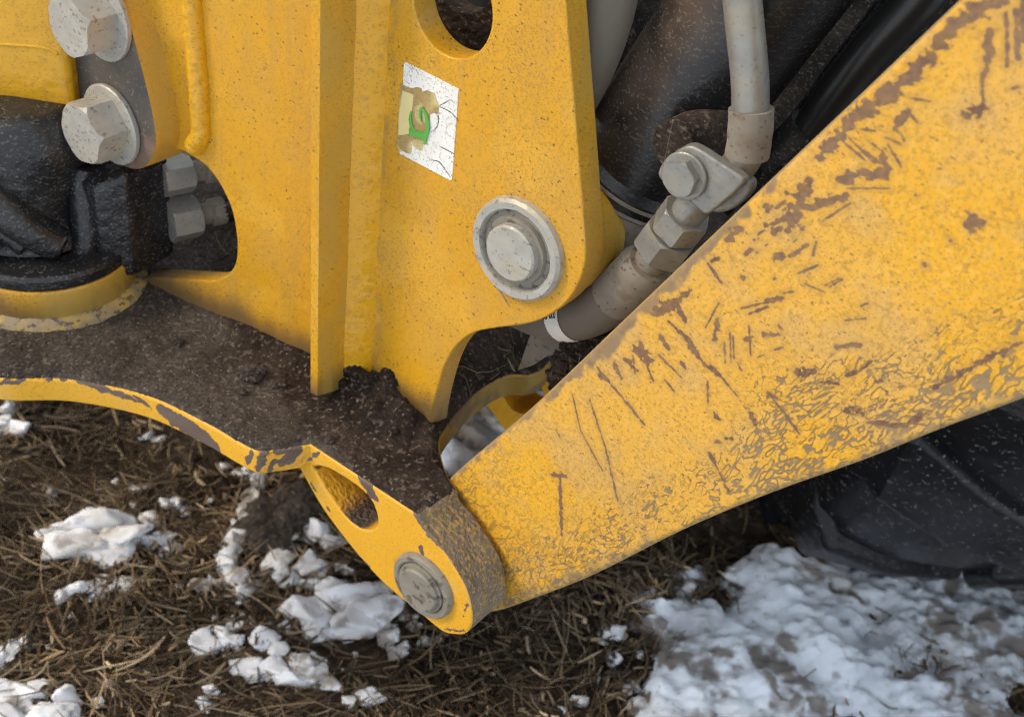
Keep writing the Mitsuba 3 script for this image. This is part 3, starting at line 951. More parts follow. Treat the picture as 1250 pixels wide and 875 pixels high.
p1 = np.array([0.0, 0.0, GZ])
pk = obj('upper_pin', lathe([(0.0200, -0.02), (0.0200, 0.0102), (0.0188, 0.0116), (0.0, 0.0118)], p1 + [0, 0, 0], (0, -1, 0)), 'mat_zinc', FR, label='stepped end of the upper pin inside a pale ring')
obj('pin_ring', lathe([(0.0285, -0.001), (0.0285, 0.0040), (0.0300, 0.0062), (0.0345, 0.0066), (0.0366, 0.0045), (0.0372, 0.0)], p1, (0, -1, 0), 96), 'mat_zinc', pk)
obj('pin_washer', lathe([(0.0195, 0.0003), (0.0195, 0.0052), (0.0238, 0.0056), (0.0246, 0.0022), (0.0286, 0.0016)], p1, (0, -1, 0), 96), 'mat_pin', pk)
p2 = at((518.5, 713), Y=-0.0765)
pk2 = obj('lower_pin', lathe([(0.0185, -0.02), (0.0185, 0.0080), (0.0172, 0.0094), (0.0, 0.0098)], p2, (0, -1, 0)), 'mat_pin', FR, label='dull grey end of the lower pin in the lug')
obj('pin_ring', lathe([(0.0222, 0.0), (0.0222, 0.0046), (0.0235, 0.0054), (0.0268, 0.0050), (0.0282, 0.0032), (0.0286, -0.0005)], p2, (0, -1, 0), 96), 'mat_pin', pk2)
obj('pin_washer', lathe([(0.0180, -0.0002), (0.0180, 0.0058), (0.0210, 0.0058), (0.0216, 0.0030), (0.0228, 0.0026)], p2, (0, -1, 0), 96), 'mat_pin', pk2)

# label on the plate: white square, torn brown backing and a green emblem
lab = [(494, 75), (563, 110), (552, 221), (486, 186)]
lp = np.array(xz(lab, 0.0))
lpr = np.array(Polygon(lp).buffer(-0.002).buffer(0.002).exterior.coords)[:-1]
lk = obj('label', plate_y(lpr, -0.0006, 0.0, 0.0), 'mat_sticker', FR, smooth=False, label='cracked white square label with torn middle and green emblem')
zc = lambda L: [(475 + x / 5.3, 65 + y / 5.3) for x, y in L]
torn = [(82, 200), (110, 212), (135, 222), (160, 225), (185, 218), (215, 230), (218, 248), (250, 240), (285, 255), (305, 272), (312, 300), (325, 330), (322, 390), (295, 385), (270, 395), (265, 440), (240, 500), (215, 520), (225, 600), (215, 628), (190, 622), (165, 600), (145, 565), (150, 600), (145, 648), (110, 640), (70, 620), (56, 600), (58, 560), (66, 440)]
tp = spline(xz(zc(torn), 0.0), 4)
obj('torn_backing', plate_y(tp, -0.0010, -0.0006, 0.0), 'mat_torn', lk, smooth=False)
pale = [(110, 240), (165, 268), (158, 380), (170, 440), (215, 505), (245, 480), (250, 430), (235, 380), (262, 370), (320, 380), (322, 340), (250, 300), (200, 310), (165, 400), (150, 520), (70, 540), (75, 400)]
mat('mat_pale', color=(0.60, 0.52, 0.24), rough_=0.6)
obj('pale_backing', plate_y(clean(np.array(xz(zc([(95, 240), (165, 268), (160, 330), (150, 390), (135, 520), (68, 530), (72, 400)]), 0.0))), -0.0013, -0.0010, 0.0), 'mat_pale', lk, smooth=False)


def ribbon(L, widths, y0, y1):
    P = spline([(x, y) for x, y in xz(zc(L), 0.0)], 8, closed=False)
    wd = np.interp(np.linspace(0, 1, len(P)), np.linspace(0, 1, len(widths)), widths) / 2
    tn = np.gradient(P, axis=0)
    tn /= np.linalg.norm(tn, axis=1, keepdims=True)
    nn = np.c_[-tn[:, 1], tn[:, 0]]
    return plate_y(clean(np.vstack([P + nn * wd[:, None], (P - nn * wd[:, None])[::-1]])), y0, y1, 0.0)


g1 = ribbon([(152, 375), (146, 430), (160, 480), (190, 515), (235, 530), (240, 585)], [0.0014, 0.0026, 0.0026, 0.0032, 0.0042, 0.002], -0.0017, -0.0013)
g2 = ribbon([(222, 440), (212, 400), (218, 360), (240, 375), (258, 430), (258, 490), (240, 535), (190, 525), (140, 505)], [0.001, 0.0018, 0.0022, 0.0026, 0.0028, 0.0030, 0.0034, 0.0036, 0.0042], -0.0021, -0.0017)
obj('green_emblem', join(g1, g2), 'mat_green', lk, smooth=False)
for L in ([(330, 345), (400, 380), (455, 440)], [(325, 400), (318, 470), (275, 510)], [(270, 690), (330, 705), (400, 800)], [(330, 340), (400, 300)], [(330, 600), (425, 650)]):
    obj('crack', ribbon(L, [0.0004, 0.0006, 0.0003], -0.00085, -0.0006), 'mat_ink', lk, smooth=False)

# mud on the ledge
footprint = Polygon(ledge).buffer(0).union(Polygon([(-0.123, -0.0765), (-0.008, -0.0765), (-0.008, -0.0345), (-0.05, -0.02), (-0.12, -0.02)])).buffer(0.0005)
inner = footprint.buffer(-0.0017)
LX0, LX1, LY0, LY1 = -0.62, 0.002, -0.36, 0.235
nx, ny = 400, 400


def mud_h(X, Y):
    import shapely
    p = np.stack([X, Y, X * 0], -1)
    d = poly_sd(inner, X, Y)
    base = 0.0022 + 0.004 * meshkit.fbm(p * 22, 4, 41) + 0.0022 * (meshkit.fbm(p * 120, 3, 42) - 0.5)
    heap = 0.009 * np.exp(-((Y + 0.002 - KS * np.minimum(X - XS, 0)) / 0.012) ** 2) * (0.3 + 1.2 * meshkit.fbm(p * 40, 4, 44)) * np.clip((X + 0.33) / 0.1, 0.05, 1) + \
        0.015 * np.exp(-((X + 0.118) / 0.024) ** 4 - ((Y + 0.010) / 0.024) ** 2) * (0.15 + 1.6 * meshkit.fbm(p * 75, 4, 43)) + \
        0.018 * np.exp(-((X + 0.088) / 0.020) ** 4 - ((Y + 0.012) / 0.016) ** 2) * (0.15 + 1.6 * meshkit.fbm(p * 80, 4, 47)) + \
        0.030 * np.exp(-((X + 0.36) / 0.06) ** 2 - ((Y - 0.075) / 0.035) ** 2) * (0.5 + meshkit.fbm(p * 40, 4, 49))
    back = np.clip((Y - 0.03) / 0.05, 0, 1) * np.clip((-0.065 - X) / 0.03, 0, 1) * (0.012 + 0.022 * meshkit.fbm(p * 28, 4, 45))
    rim = np.clip((d + 0.004 * (meshkit.fbm(p * 60, 3, 46) - 0.45)) / 0.005, -0.4, 1)
    return ZD + np.where(rim > 0, rim * (base + heap + back), -0.002 + 0.004 * rim) - 0.0006


mm = grid_sheet(LX0, LX1, LY0, LY1, nx, ny, mud_h)
vals = poly_sd(footprint.buffer(-0.0013), mm.vertices[:, 0], mm.vertices[:, 1])
mm.update_faces((vals[mm.faces] > 0).all(1))
obj('mud', mm, 'mat_mud_and_shade', FR, smooth=True, kind='stuff', label='dark mud caked over the ledge')


def clod(center, r, seed, squash=0.7, sub=3, amp=0.35, freq=1.6, stretch=(1, 1)):
    s = trimesh.creation.icosphere(sub)
    v = s.vertices * np.array([stretch[0], stretch[1], squash])
    n = meshkit.fbm(v * freq + seed * 7.3, 4, seed) - 0.5
    n2 = meshkit.fbm(v * freq * 3.2 + seed, 3, seed + 1) - 0.5
    s.vertices = np.asarray(center) + r * v * (1 + amp * 2 * n + amp * 0.7 * n2)[:, None]
    return s


for k, (px, r) in enumerate([((309, 459), 0.0095), ((217, 419), 0.005), ((334, 472), 0.0038), ((345, 471), 0.0042), ((296, 480), 0.0036), ((272, 508), 0.002), ((402, 538), 0.004), ((480, 533), 0.004), ((395, 500), 0.0025), ((438, 462), 0.013), ((455, 462), 0.014), ((470, 470), 0.012), ((482, 478), 0.013), ((460, 485), 0.010), ((433, 478), 0.009), ((492, 490), 0.008), ((445, 488), 0.007), ((475, 492), 0.008), ((420, 480), 0.006), ((505, 505), 0.006)]):
    c0 = at(px, Z=ZD + 0.004)
    c0[2] = float(mud_h(np.array([c0[0]]), np.array([c0[1]]))[0]) + r * 0.2
    obj('dirt_clod', clod(c0, r, 60 + k, 0.85, 4 if r > 0.006 else 3, 0.55, 1.9), 'mat_mud_and_shade', FR, smooth=True)

# straw caught in the dirt behind the arch
mb, cb = strands(260, 77, (-0.36, -0.06, 0.03, 0.23), 0.01, 0.05, 0.0003, 0.0007, 0.3)
mb.vertices[:, 2] += mud_h(mb.vertices[:, 0], mb.vertices[:, 1]) - soil_h(mb.vertices[:, 0], mb.vertices[:, 1])
obj('straw_litter', mb, 'mat_straw', FR, smooth=True, color=cb * 0.7, kind='stuff')

# stalk caught behind the upper ring
obj('grass_stalk', tube([at(p, Y=-0.004) for p in [(580, 311), (588, 323), (597, 336), (607, 350), (617, 366), (622, 375)]], [0.0004, 0.0012, 0.0010, 0.0007, 0.0005, 0.0003], 7, 6), 'mat_pin', smooth=True,
    label='thin brown dry stalk caught at the lower left of the upper pin ring', category='stalk')

# ------------------------------------------------------------------ boom arm
BM = thing('boom_arm', 'long yellow boom arm with scratched and chipped paint', 'boom')
top_px = [(500, 640), (549, 583), (640, 505), (740, 410), (855, 300), (960, 200), (1060, 105), (1170, 0)]
bot_px = [(1250, 488), (1150, 525), (1050, 565), (940, 604), (830, 650), (720, 705), (640, 736), (598, 749), (540, 752), (505, 715), (492, 675)]
bpts = [tuple(at(p, Y=-0.03)[[0, 2]]) + ((1,) if len(p) > 2 else ()) for p in top_px]
q1, q2, q3 = at((1060, 105), Y=-0.03), at((1170, 0), Y=-0.03), at((1250, 488), Y=-0.03)
bpts += [tuple((q2 + (q2 - q1) * 3.6)[[0, 2]]) + (1,), tuple((q3 + BD * 0.42)[[0, 2]]) + (1,)]
bpts += [tuple(at(p, Y=-0.03)[[0, 2]]) for p in bot_px]
obj('box_section', plate_y(spline(bpts, 6), -0.030, 0.040, 0.0045, steps=4), 'mat_boom', BM, smooth=45)
zs = []
for f, ox, oy, L in [
    (2.189, 640, 260, [(490,135,525,185,8), (385,290,445,345,10), (430,330,465,385,18), (465,385,500,420,10), (495,405,525,440,12), (520,430,570,490,6), (205,425,260,490,8), (260,490,320,565,8), (365,330,385,360,14), (360,380,410,430,8), (370,390,420,440,6), (375,445,400,475,6), (420,400,430,415,10), (490,450,490,510,7), (508,535,520,550,12), (605,535,615,565,14), (510,612,525,612,10), (540,602,555,602,10), (485,305,520,240,5), (508,340,515,285,14), (535,345,537,400,6), (550,320,552,400,6), (558,330,560,390,6), (570,400,580,420,6), (590,340,610,330,12), (600,300,605,380,6), (640,325,680,325,12), (680,300,690,310,7), (625,385,640,380,6), (670,365,690,360,8), (580,255,640,240,6), (640,240,690,225,14), (600,270,650,250,8), (690,215,720,210,6), (730,425,775,425,18), (655,480,665,490,20), (665,495,735,590,8), (495,640,520,690,10), (520,690,545,740,10), (85,580,95,600,8), (75,700,110,700,14), (95,700,100,860,9), (130,490,150,580,4), (150,580,210,690,4), (175,500,215,620,6), (215,620,250,770,6), (300,360,340,390,28), (350,270,400,240,26), (410,235,440,210,18), (240,400,260,440,14), (270,390,300,420,14), (310,350,330,400,22), (200,420,215,440,16),
                       (290,380,296,430,5), (320,390,345,450,5), (410,250,430,290,14), (545,70,575,40,22), (500,130,520,120,8)]),
    (2.5, 900, 0, [(215,560,165,690,38), (110,682,180,645,18), (180,640,330,602,26), (310,550,380,530,30), (380,530,450,540,34), (440,460,460,540,24), (250,480,330,395,36), (330,390,420,320,42), (420,320,520,240,42), (520,240,600,160,40), (600,160,640,95,36), (640,90,720,45,44), (720,30,800,5,50), (490,380,520,340,24), (480,390,500,410,12), (520,340,550,375,7), (500,410,510,430,7), (450,420,500,440,7), (700,350,750,330,28), (770,90,765,190,24), (765,190,745,250,13), (745,250,752,310,9), (820,40,825,200,14), (850,30,855,180,18), (870,10,872,120,26), (712,672,730,678,50), (545,595,546,596,8), (650,735,651,736,12), (570,810,571,811,16), (530,300,590,310,7), (335,575,465,575,6), (260,675,345,620,7), (230,780,240,740,9), (185,835,245,810,8), (270,870,310,850,9), (150,590,151,591,14), (320,430,390,490,7), (340,420,420,500,6), (380,460,440,500,10), (400,430,450,470,7), (460,440,500,510,9), (375,395,420,400,7), (840,270,860,265,10)]),
    (2.917, 900, 300, [(350,360,440,350,16), (215,455,280,445,24), (300,485,360,492,13), (390,460,430,450,16), (430,450,480,410,8), (500,485,515,485,18), (395,585,450,595,28), (385,265,455,260,10), (440,215,465,205,8), (330,145,370,120,12), (240,135,310,165,6), (460,630,600,640,18), (600,640,680,590,20), (850,420,1010,345,20), (700,505,850,425,18), (665,70,666,71,18)])]:
    for x0, y0, x1, y1, w in L:
        a, b = at((ox + x0 / f, oy + y0 / f), Y=-0.03), at((ox + x1 / f, oy + y1 / f), Y=-0.03)
        depth = W[2] @ (a - CAM)
        BOOM_CHIPS.append(tuple(a) + tuple(b) + (0.5 * w / f * depth / FOCAL * 1.15,))
for q0, q1, w in [((552, 582), (640, 507), 0.0045), ((640, 507), (700, 450), 0.006), ((700, 450), (770, 384), 0.0095), ((770, 384), (835, 322), 0.008), ((835, 322), (905, 256), 0.007), ((905, 256), (960, 203), 0.003)]:
    BOOM_EDGE.append(tuple(at(q0, Y=-0.03)) + tuple(at(q1, Y=-0.03)) + (w,))
g = np.random.default_rng(5)
for _ in range(26):                          # speckled rub marks below the worn band
    q = (945 + g.normal(0, 22) , 292 + g.normal(0, 30))
    q = (q[0] - (q[1] - 292) * 0.35, q[1])
    a = at(q, Y=-0.03)
    l = abs(g.normal(0, 0.004))
    BOOM_CHIPS.append((a[0], a[1], a[2], a[0] + l * 0.55, a[1], a[2] + l * 0.8, g.uniform(0.0007, 0.0022)))
for k, (px, r) in enumerate([((740, 438), 0.012), ((722, 455), 0.010), ((705, 472), 0.009), ((755, 425), 0.010), ((690, 483), 0.006), ((716, 470), 0.008), ((733, 424), 0.012), ((712, 437), 0.011), ((745, 411), 0.010), ((725, 440), 0.009), ((700, 455), 0.010), ((690, 470), 0.008), ((728, 412), 0.009), ((716, 424), 0.011)]):
    obj('dirt_clod', clod(at((px[0] - 10, px[1] - 12), Y=0.052), r, 90 + k, 0.9, 4, 0.5, 2.4), 'mat_mud_and_shade', BM, smooth=True)

# ------------------------------------------------------------------ hydraulic cylinder behind the plates
HC = thing('hydraulic_cylinder', 'dusty black hydraulic cylinder with a port, behind the yellow plate', 'cylinder')
YC = 0.095
b0, b1 = at((771, 212), Y=YC), at((872, 70), Y=YC)
ax = (b1 - b0) / np.linalg.norm(b1 - b0)
obj('barrel', lathe([(0.0, 0.0), (0.050, 0.0), (0.0535, 0.003), (0.0535, 0.017), (0.051, 0.019), (0.0475, 0.022), (0.0475, 0.60), (0.0, 0.60)], b0, ax, 72), 'mat_barrel', HC, smooth=30)
for h in (0.0040, 0.0125):
    obj('gland_ring', (lathe([(0.0530, h), (0.0548, h + 0.0006), (0.0548, h + 0.0022), (0.0530, h + 0.0030)], b0, ax, 120)), 'mat_dusty', HC, smooth=50)
eye = np.array([0.0, YC - 0.01, GZ + 0.004])
obj('rod_eye', to_tri(m3.Manifold.batch_hull([m3.Manifold.cylinder(0.045, 0.044, 0.044, 48).rotate([90, 0, 0]).translate([float(eye[0]), float(eye[1] + 0.022), float(eye[2])]),
    hull_round([b0 - ax * 0.004 + np.array([0.016, -0.018, -0.004]), b0 - ax * 0.004 - np.array([0.012, -0.014, 0])], 0.030)])), 'mat_dusty', HC, smooth=40)
port0 = at((826, 176), Y=0.035)
obj('port', lathe([(0.0, 0.0), (0.0155, 0.0), (0.016, 0.001), (0.0170, 0.02), (0.022, 0.032), (0.026, 0.06)], port0 + np.array([0, -0.004, 0]), (0.12, 1, 0.0), 40), 'mat_mud_and_shade', HC)

# ------------------------------------------------------------------ steel pipe, clamp, fittings and hose
YP = 0.030
pa = lambda px, Y=YP: at(px, Y=Y)
PI_ = thing('hydraulic_pipe', 'dull steel hydraulic pipe with a brown sleeve, running down into the clamp', 'pipe')
obj('tube', tube([pa((868, -420)), pa((893, -120)), pa((903, -40)), pa((908, 20)), pa((915, 90)), pa((916, 140)), pa((913, 180)), pa((897, 207)), pa((872, 226)), pa((846, 252)), pa((836, 265))], 0.0108, 24, 10), 'mat_steel', PI_, smooth=True)
obj('sleeve', rough(tube([pa((917, 133)), pa((916, 160)), pa((912, 190))], 0.0130, 24, 8), 0.0004, 150, 3), 'mat_dusty', PI_, smooth=50, label='brown dusty sleeve round the pipe bend')
CL = thing('pipe_clamp', 'grey clamp plate with one hexagon bolt holding the pipe', 'clamp')
cl_px = [(803, 210), (812, 195), (833, 180), (848, 180), (880, 200), (905, 217), (906, 226), (880, 250), (862, 262), (852, 256), (830, 238), (806, 220)]
YCL = 0.012
cpn = spline([tuple(at(p, Y=YCL)[[0, 2]]) for p in cl_px], 5)
obj('clamp_plate', plate_y(cpn, YCL, YCL + 0.0085, 0.0018, steps=3), 'mat_steel', CL, smooth=40)
jaw = spline([tuple(at(p, Y=YCL + 0.018)[[0, 2]]) for p in [(868, 252), (880, 258), (900, 252), (917, 236), (919, 222), (908, 214), (896, 218), (880, 235)]], 5)
obj('lower_jaw', plate_y(jaw, YCL + 0.014, YCL + 0.024, 0.002, steps=3), 'mat_steel', CL, smooth=40)
cb_ = at((837, 214), Y=YCL)
bk = obj('bolt', hexnut(cb_ + np.array([0, -0.003, 0]), (0, -1, 0), 0.0205, 0.006, 20, 0.25), 'mat_steel', CL, smooth=25)
obj('washer', lathe([(0, 0), (0.0145, 0), (0.0150, 0.0008), (0.0150, 0.0025), (0.0143, 0.0031), (0, 0.0031)], cb_, (0, -1, 0), 48), 'mat_steel', bk)

HO = thing('hydraulic_hose', 'dusty grey hydraulic hose with two hexagon nuts, curving behind the yellow plate', 'hose')
n0, n1 = pa((797, 316), 0.034), pa((850, 246), 0.030)
nd = (n1 - n0) / np.linalg.norm(n1 - n0)
L_ = np.linalg.norm(n1 - n0)
obj('nut', hexnut(n0 + nd * L_ * 0.16, nd, 0.0328, L_ * 0.33, 10, 0.2, True), 'mat_steel', HO, smooth=25)
obj('nut', hexnut(n0 + nd * L_ * 0.51, nd, 0.0290, L_ * 0.30, 28, 0.2, True), 'mat_steel', HO, smooth=25)
obj('neck', tube([n0 - nd * 0.004, n0 + nd * L_ * 0.2], 0.0115, 24), 'mat_dusty', HO)
obj('ferrule', tube([pa((794, 320), 0.034), pa((787, 328), 0.035), pa((770, 345), 0.038), pa((752, 361), 0.040)], [0.0150, 0.0185, 0.0188, 0.0188], 28, 8), 'mat_dusty', HO, smooth=50, label='paler crimped ferrule at the end of the hose')
hp = [pa((762, 352), 0.0385), pa((745, 367), 0.040), pa((730, 377), 0.042), pa((712, 385), 0.045), pa((690, 388), 0.052), pa((660, 384), 0.062), pa((630, 372), 0.072)]
mat('mat_hosedust', color=(0.15, 0.13, 0.105), rough_=0.75, spec=0.2)
obj('rubber_hose', tube(hp, 0.0172, 28, 10), 'mat_hosedust', HO, smooth=True)
mat('mat_paper', color=(0.66, 0.64, 0.60), rough_=0.6)
ha, hb = np.array(hp[3]), np.array(hp[4])
hh = ha * 0.9 + hb * 0.1
obj('hose_label', tube([ha * 0.75 + hb * 0.25, ha * 0.4 + hb * 0.6, hb], 0.0182, 28, 8, cap=False), 'mat_paper', HO, smooth=True, label='white printed band round the hose')

def wrap_text(txt, h, start, axis, rad, ang, depth=0.0004):
    t = meshkit.text_mesh(txt, h, 0.001, bold=True).subdivide()
    x, y, z = t.vertices.T
    up_ = np.array([0, 0, 1.0]) - axis * axis[2]
    up_ /= np.linalg.norm(up_)
    out_ = np.cross(axis, up_)
    if out_[1] > 0:
        out_ = -out_
    a = ang + (y - h / 2) / rad
    r = rad + 0.0002 + z * 0.3
    t.vertices = start + np.outer(x, axis) + (np.cos(a) * r)[:, None] * out_ + (np.sin(a) * r)[:, None] * up_
    if t.volume < 0:
        t.invert()
    return t


tx = (np.array(ha) - np.array(hb))
tl = np.linalg.norm(tx)
tx /= tl
obj('label_text', wrap_text('00 01', 0.0052, hb + tx * (tl - 0.0285), tx, 0.0182, 0.30), 'mat_ink', HO, smooth=False)
FL = obj('rubber_flap', plate_y(spline([tuple(at(p, Y=0.062)[[0, 2]]) + ((1,) if len(p) > 2 else ()) for p in
    [c_(655, 385), c_(632, 452), (650, 446), (668, 435), (682, 433), (694, 424), c_(709, 405), c_(700, 385)]], 5), 0.062, 0.0645, 0.0006), 'mat_dusty', smooth=30,
    label='torn grey brown rubber flap hanging under the hose', category='flap')

# hoses and cables further back
obj('grey_hose', tube([at(p, Y=0.05) for p in [(800, -420), (755, -120), (745, -20), (734, 30), (716, 80), (690, 130)]], 0.0185, 26, 8), 'mat_hosedust', smooth=True,
    label='thick grey hose beside the top right edge of the yellow plate', category='hose')
BH = thing('black_hose', 'shiny black hose with a metal fitting above the boom', 'hose')
obj('tube', tube([at(p, Y=0.11) for p in [(1185, -80), (1125, -4), (1070, 55), (1030, 105), (990, 160), (975, 175)]], 0.0135, 24, 10), 'mat_hose', BH, smooth=True)
obj('fitting', tube([at(p, Y=0.11) for p in [(992, 158), (972, 178), (945, 205)]], 0.0165, 20, 6), 'mat_black', BH, smooth=40)
obj('nut', hexnut(at((948, 202), Y=0.11), at((930, 218), Y=0.11) - at((948, 202), Y=0.11), 0.032, 0.03, 0, 0.2, True), 'mat_black', BH, smooth=25)
obj('black_cable', tube([at(p, Y=0.14) for p in [(1110, -60), (1078, 0), (1010, 90), (960, 165), (930, 205), (890, 260)]], 0.0042, 14, 8), 'mat_black', smooth=True,
    label='thin black cable beside the shiny black hose', category='cable')
obj('black_conduit', tube([at(p, Y=0.13) for p in [(1140, -60), (1090, 10), (1030, 85), (985, 140), (950, 185)]], 0.0085, 16, 8), 'mat_black', smooth=True,
    label='dull black conduit between the cable and the shiny black hose', category='conduit')

# ------------------------------------------------------------------ black swivel at the left
SW = thing('hydraulic_swivel', 'black dusty hydraulic swivel with a square block, sitting in the yellow collar', 'swivel')
so = np.array([CUP[0], CUP[1], ZD + 0.0365])
obj('bearing_ring', lathe([(0.04, 0.0), (0.0705, 0.0), (0.0715, 0.002), (0.0715, 0.009), (0.0690, 0.0125), (0.066, 0.013), (0.04, 0.0135)], so, (0, 0, 1), 96), 'mat_black', SW)
hc = np.array([-0.449, -0.080, so[2]])
HS = 0.78
body = lathe([(r, h * HS) for r, h in [(0.0, 0.015), (0.050, 0.015), (0.056, 0.019), (0.055, 0.026), (0.047, 0.036), (0.044, 0.05), (0.047, 0.08), (0.052, 0.11), (0.053, 0.135), (0.049, 0.158), (0.040, 0.170), (0.0, 0.172)]], hc, (0, 0, 1), 96)
obj('housing', rough(body, 0.0012, 60, 3), 'mat_black', SW, smooth=50)
for k, (a0, a1, r0, r1) in enumerate([(-1.75, -0.25, 0.011, 0.015), (-2.05, -0.75, 0.006, 0.008), (-2.45, -1.15, 0.012, 0.016)]):
    path = []
    for t in np.linspace(0, 1, 8):
        a = a0 + (a1 - a0) * t ** 1.7
        rad = 0.046 + 0.004 * (1 - t) + 0.006 * t
        path.append(hc + np.array([rad * math.cos(a), rad * math.sin(a), (0.160 - 0.132 * t) * HS]))
    obj('rib', rough(tube(path, [r0, r0, r1, r1], 22, 8), 0.0010, 70, 6 + k), 'mat_black', SW, smooth=True)
zb0, zb1 = ZD + 0.030, GZ - 0.082
bpts_ = [(-0.3695, -0.006), (-0.3665, -0.046), (-0.3780, -0.062), (-0.425, -0.062), (-0.435, -0.006)]
obj('block', rough(to_tri(hull_round([(x, y, z) for x, y in bpts_ for z in (zb0, zb1 - (0.010 if y < -0.05 else 0.0))], 0.006).refine_to_length(0.004)), 0.0008, 80, 4), 'mat_black', SW, smooth=40)
obj('block_rib', rough(tube([(-0.402, -0.058, zb1), (-0.396, -0.066, zb1 - 0.03), (-0.392, -0.070, zb1 - 0.06), (-0.398, -0.080, zb0 - 0.006)], [0.010, 0.011, 0.012, 0.014], 20, 8), 0.0008, 80, 9), 'mat_black', SW, smooth=True)
for px, Y, af in (((213, 214), 0.004, 0.030), ((222, 267), 0.004, 0.034)):
    o = at(px, Y=Y)
    dr_ = np.array([0.30, 0.95, 0.0])
    obj('fitting_nut', hexnut(o - 0.012 * dr_, dr_, af, 0.026, 15, 0.2, True), 'mat_steel', SW, smooth=25)
    obj('adapter', lathe([(0, 0), (0.0095, 0), (0.0095, 0.014), (0.0125, 0.015), (0.0125, 0.026), (0.009, 0.028), (0.0, 0.028)], o + 0.012 * dr_, dr_, 32), 'mat_dusty', SW)
    obj('hose', tube([o + 0.03 * dr_, o + 0.07 * dr_ + [0.004, 0, 0.002], o + 0.14 * dr_ + [0.02, 0, 0.01], o + 0.3 * dr_ + [0.06, 0, 0.04]], 0.012, 18, 6), 'mat_hose', SW, smooth=True)

# ------------------------------------------------------------------ machine body behind: black panel
CH = thing('machine_housing', 'flat black machine housing behind the hoses', 'machine housing')
obj('side_panel', rbox([-0.26, 0.42, GZ - 0.23], [1.6, 1.30, GZ + 0.34], 0.02), 'mat_black', CH, smooth=40)
obj('added_shade_block', rbox([-1.2, 0.30, GZ - 0.35], [-0.262, 1.30, GZ + 0.3], 0.02), 'mat_dark', CH, smooth=40)  # dark block added to shade the cavity behind the opening

# ------------------------------------------------------------------ tyre
TY = thing('tyre', 'black rubber tyre with deep lugs standing in snow under the boom', 'tyre')
tc = np.array([0.100, 0.905, 0.442])
tax = np.array([0.79, 0.61, 0.0])
tax /= np.linalg.norm(tax)
RT = 0.455
obj('carcass', lathe([(0.20, -0.17), (0.30, -0.225), (0.36, -0.240), (0.405, -0.228), (0.435, -0.195), (0.450, -0.12), (RT, 0.0), (0.450, 0.12), (0.435, 0.195), (0.405, 0.228), (0.36, 0.240), (0.30, 0.225), (0.2, 0.17)], tc, tax, 120), 'mat_tyre', TY, smooth=40)
ta, tb, td = frame_of(tax)


def tp_(ang, s, r):
    return tc + r * (math.cos(ang) * ta + math.sin(ang) * tb) + s * td


for k in range(11):
    for side in (-1, 1):
        a0 = (k + (0.5 if side > 0 else 0)) / 11 * 2 * math.pi + 0.15
        pts = []
        for s, da, r, wd in ((0.222, 0.0, 0.405, 0.100), (0.205, 0.02, 0.440, 0.095), (0.12, 0.14, 0.456, 0.085), (0.0, 0.30, 0.461, 0.070)):
            for e in (-1, 0, 1):
                pts.append(tp_(a0 + da + e * wd, side * s, r))
                pts.append(tp_(a0 + da + e * wd * 1.5, side * s, 0.37))
        obj('lug', to_tri(hull_round(pts, 0.014, 20)), 'mat_tyre', TY, smooth=55)

# ------------------------------------------------------------------ snow clumps and soil clods on the ground
def clump(px, w, h, seed, label, group=None, rot=0.0, thick=0.6, path=None):
    """a lump of crusted snow made of a few grown-together pieces"""
    g = np.random.default_rng(seed)
    dep = W[2] @ (at(px, Z=0.012) - CAM)
    k = dep / FOCAL
    right_ = W[0] * [1, 1, 0]
    right_ /= np.linalg.norm(right_)
    fwd = np.array([-right_[1], right_[0], 0])
    cr, sr = math.cos(rot), math.sin(rot)
    M = np.stack([right_ * cr + fwd * sr, -right_ * sr + fwd * cr, [0, 0, 1]])
    rx, ry = w / 2 * k, h / 2 * k * 1.15
    c0 = at(px, Z=0.012)
    pieces = []
    if path is not None:
        spots = [(at(q, Z=0.012), r * k, r * k * 1.1) for q, r in path]
    elif max(w, h) < 16:
        spots = [(c0, rx, ry)]
    else:
        n = 2 + (max(w, h) > 30) * 2 + (max(w, h) > 50) * 2 + (max(w, h) > 80) * 6
        big = max(rx, ry) / min(rx, ry)
        spots = []
        for i in range(n):
            q = g.uniform(-0.75, 0.75, 2)
            r = min(rx, ry) * g.uniform(0.42, 0.88) * (1 if big < 2 else 1.1)
            spots.append((c0 + np.array([q[0] * rx, q[1] * ry, 0]) @ M, min(r * g.uniform(1, 1.5), rx), min(r * g.uniform(0.8, 1.1), ry)))
    for i, (c, a, b_) in enumerate(spots):
        q = g.normal(size=(13, 3))
        q /= np.linalg.norm(q, axis=1, keepdims=True)
        q *= g.uniform(0.75, 1.25, (13, 1))
        s = to_tri(m3.Manifold.hull_points(q).refine_to_length(0.22 if max(a, b_) > 0.010 else 0.4))
        trimesh.smoothing.filter_taubin(s, iterations=6)
        v = s.vertices.copy()
        n1 = meshkit.fbm(v * 1.5 + seed * 5.7 + i * 3.1, 3, seed + i) - 0.5
        n2 = meshkit.fbm(v * 5.5 + seed * 1.3 + i, 4, seed + 3 + i) - 0.5
        v = v * (1 + 0.7 * n1 + 0.30 * n2)[:, None]
        hz = min(a, b_) * thick * g.uniform(0.8, 1.2)
        v = (v * np.array([a, b_, hz])) @ M
        v[:, 2] = np.maximum(v[:, 2], -0.35 * hz)
        base = float(soil_h(np.array([c[0]]), np.array([c[1]]))[0])
        s.vertices = v + np.array([c[0], c[1], base + hz * 0.42 + 0.004])
        pieces.append(s)
    return obj('snow_clump', join(*pieces), 'mat_clump', smooth=True, label=label, category='snow clump', group=group)


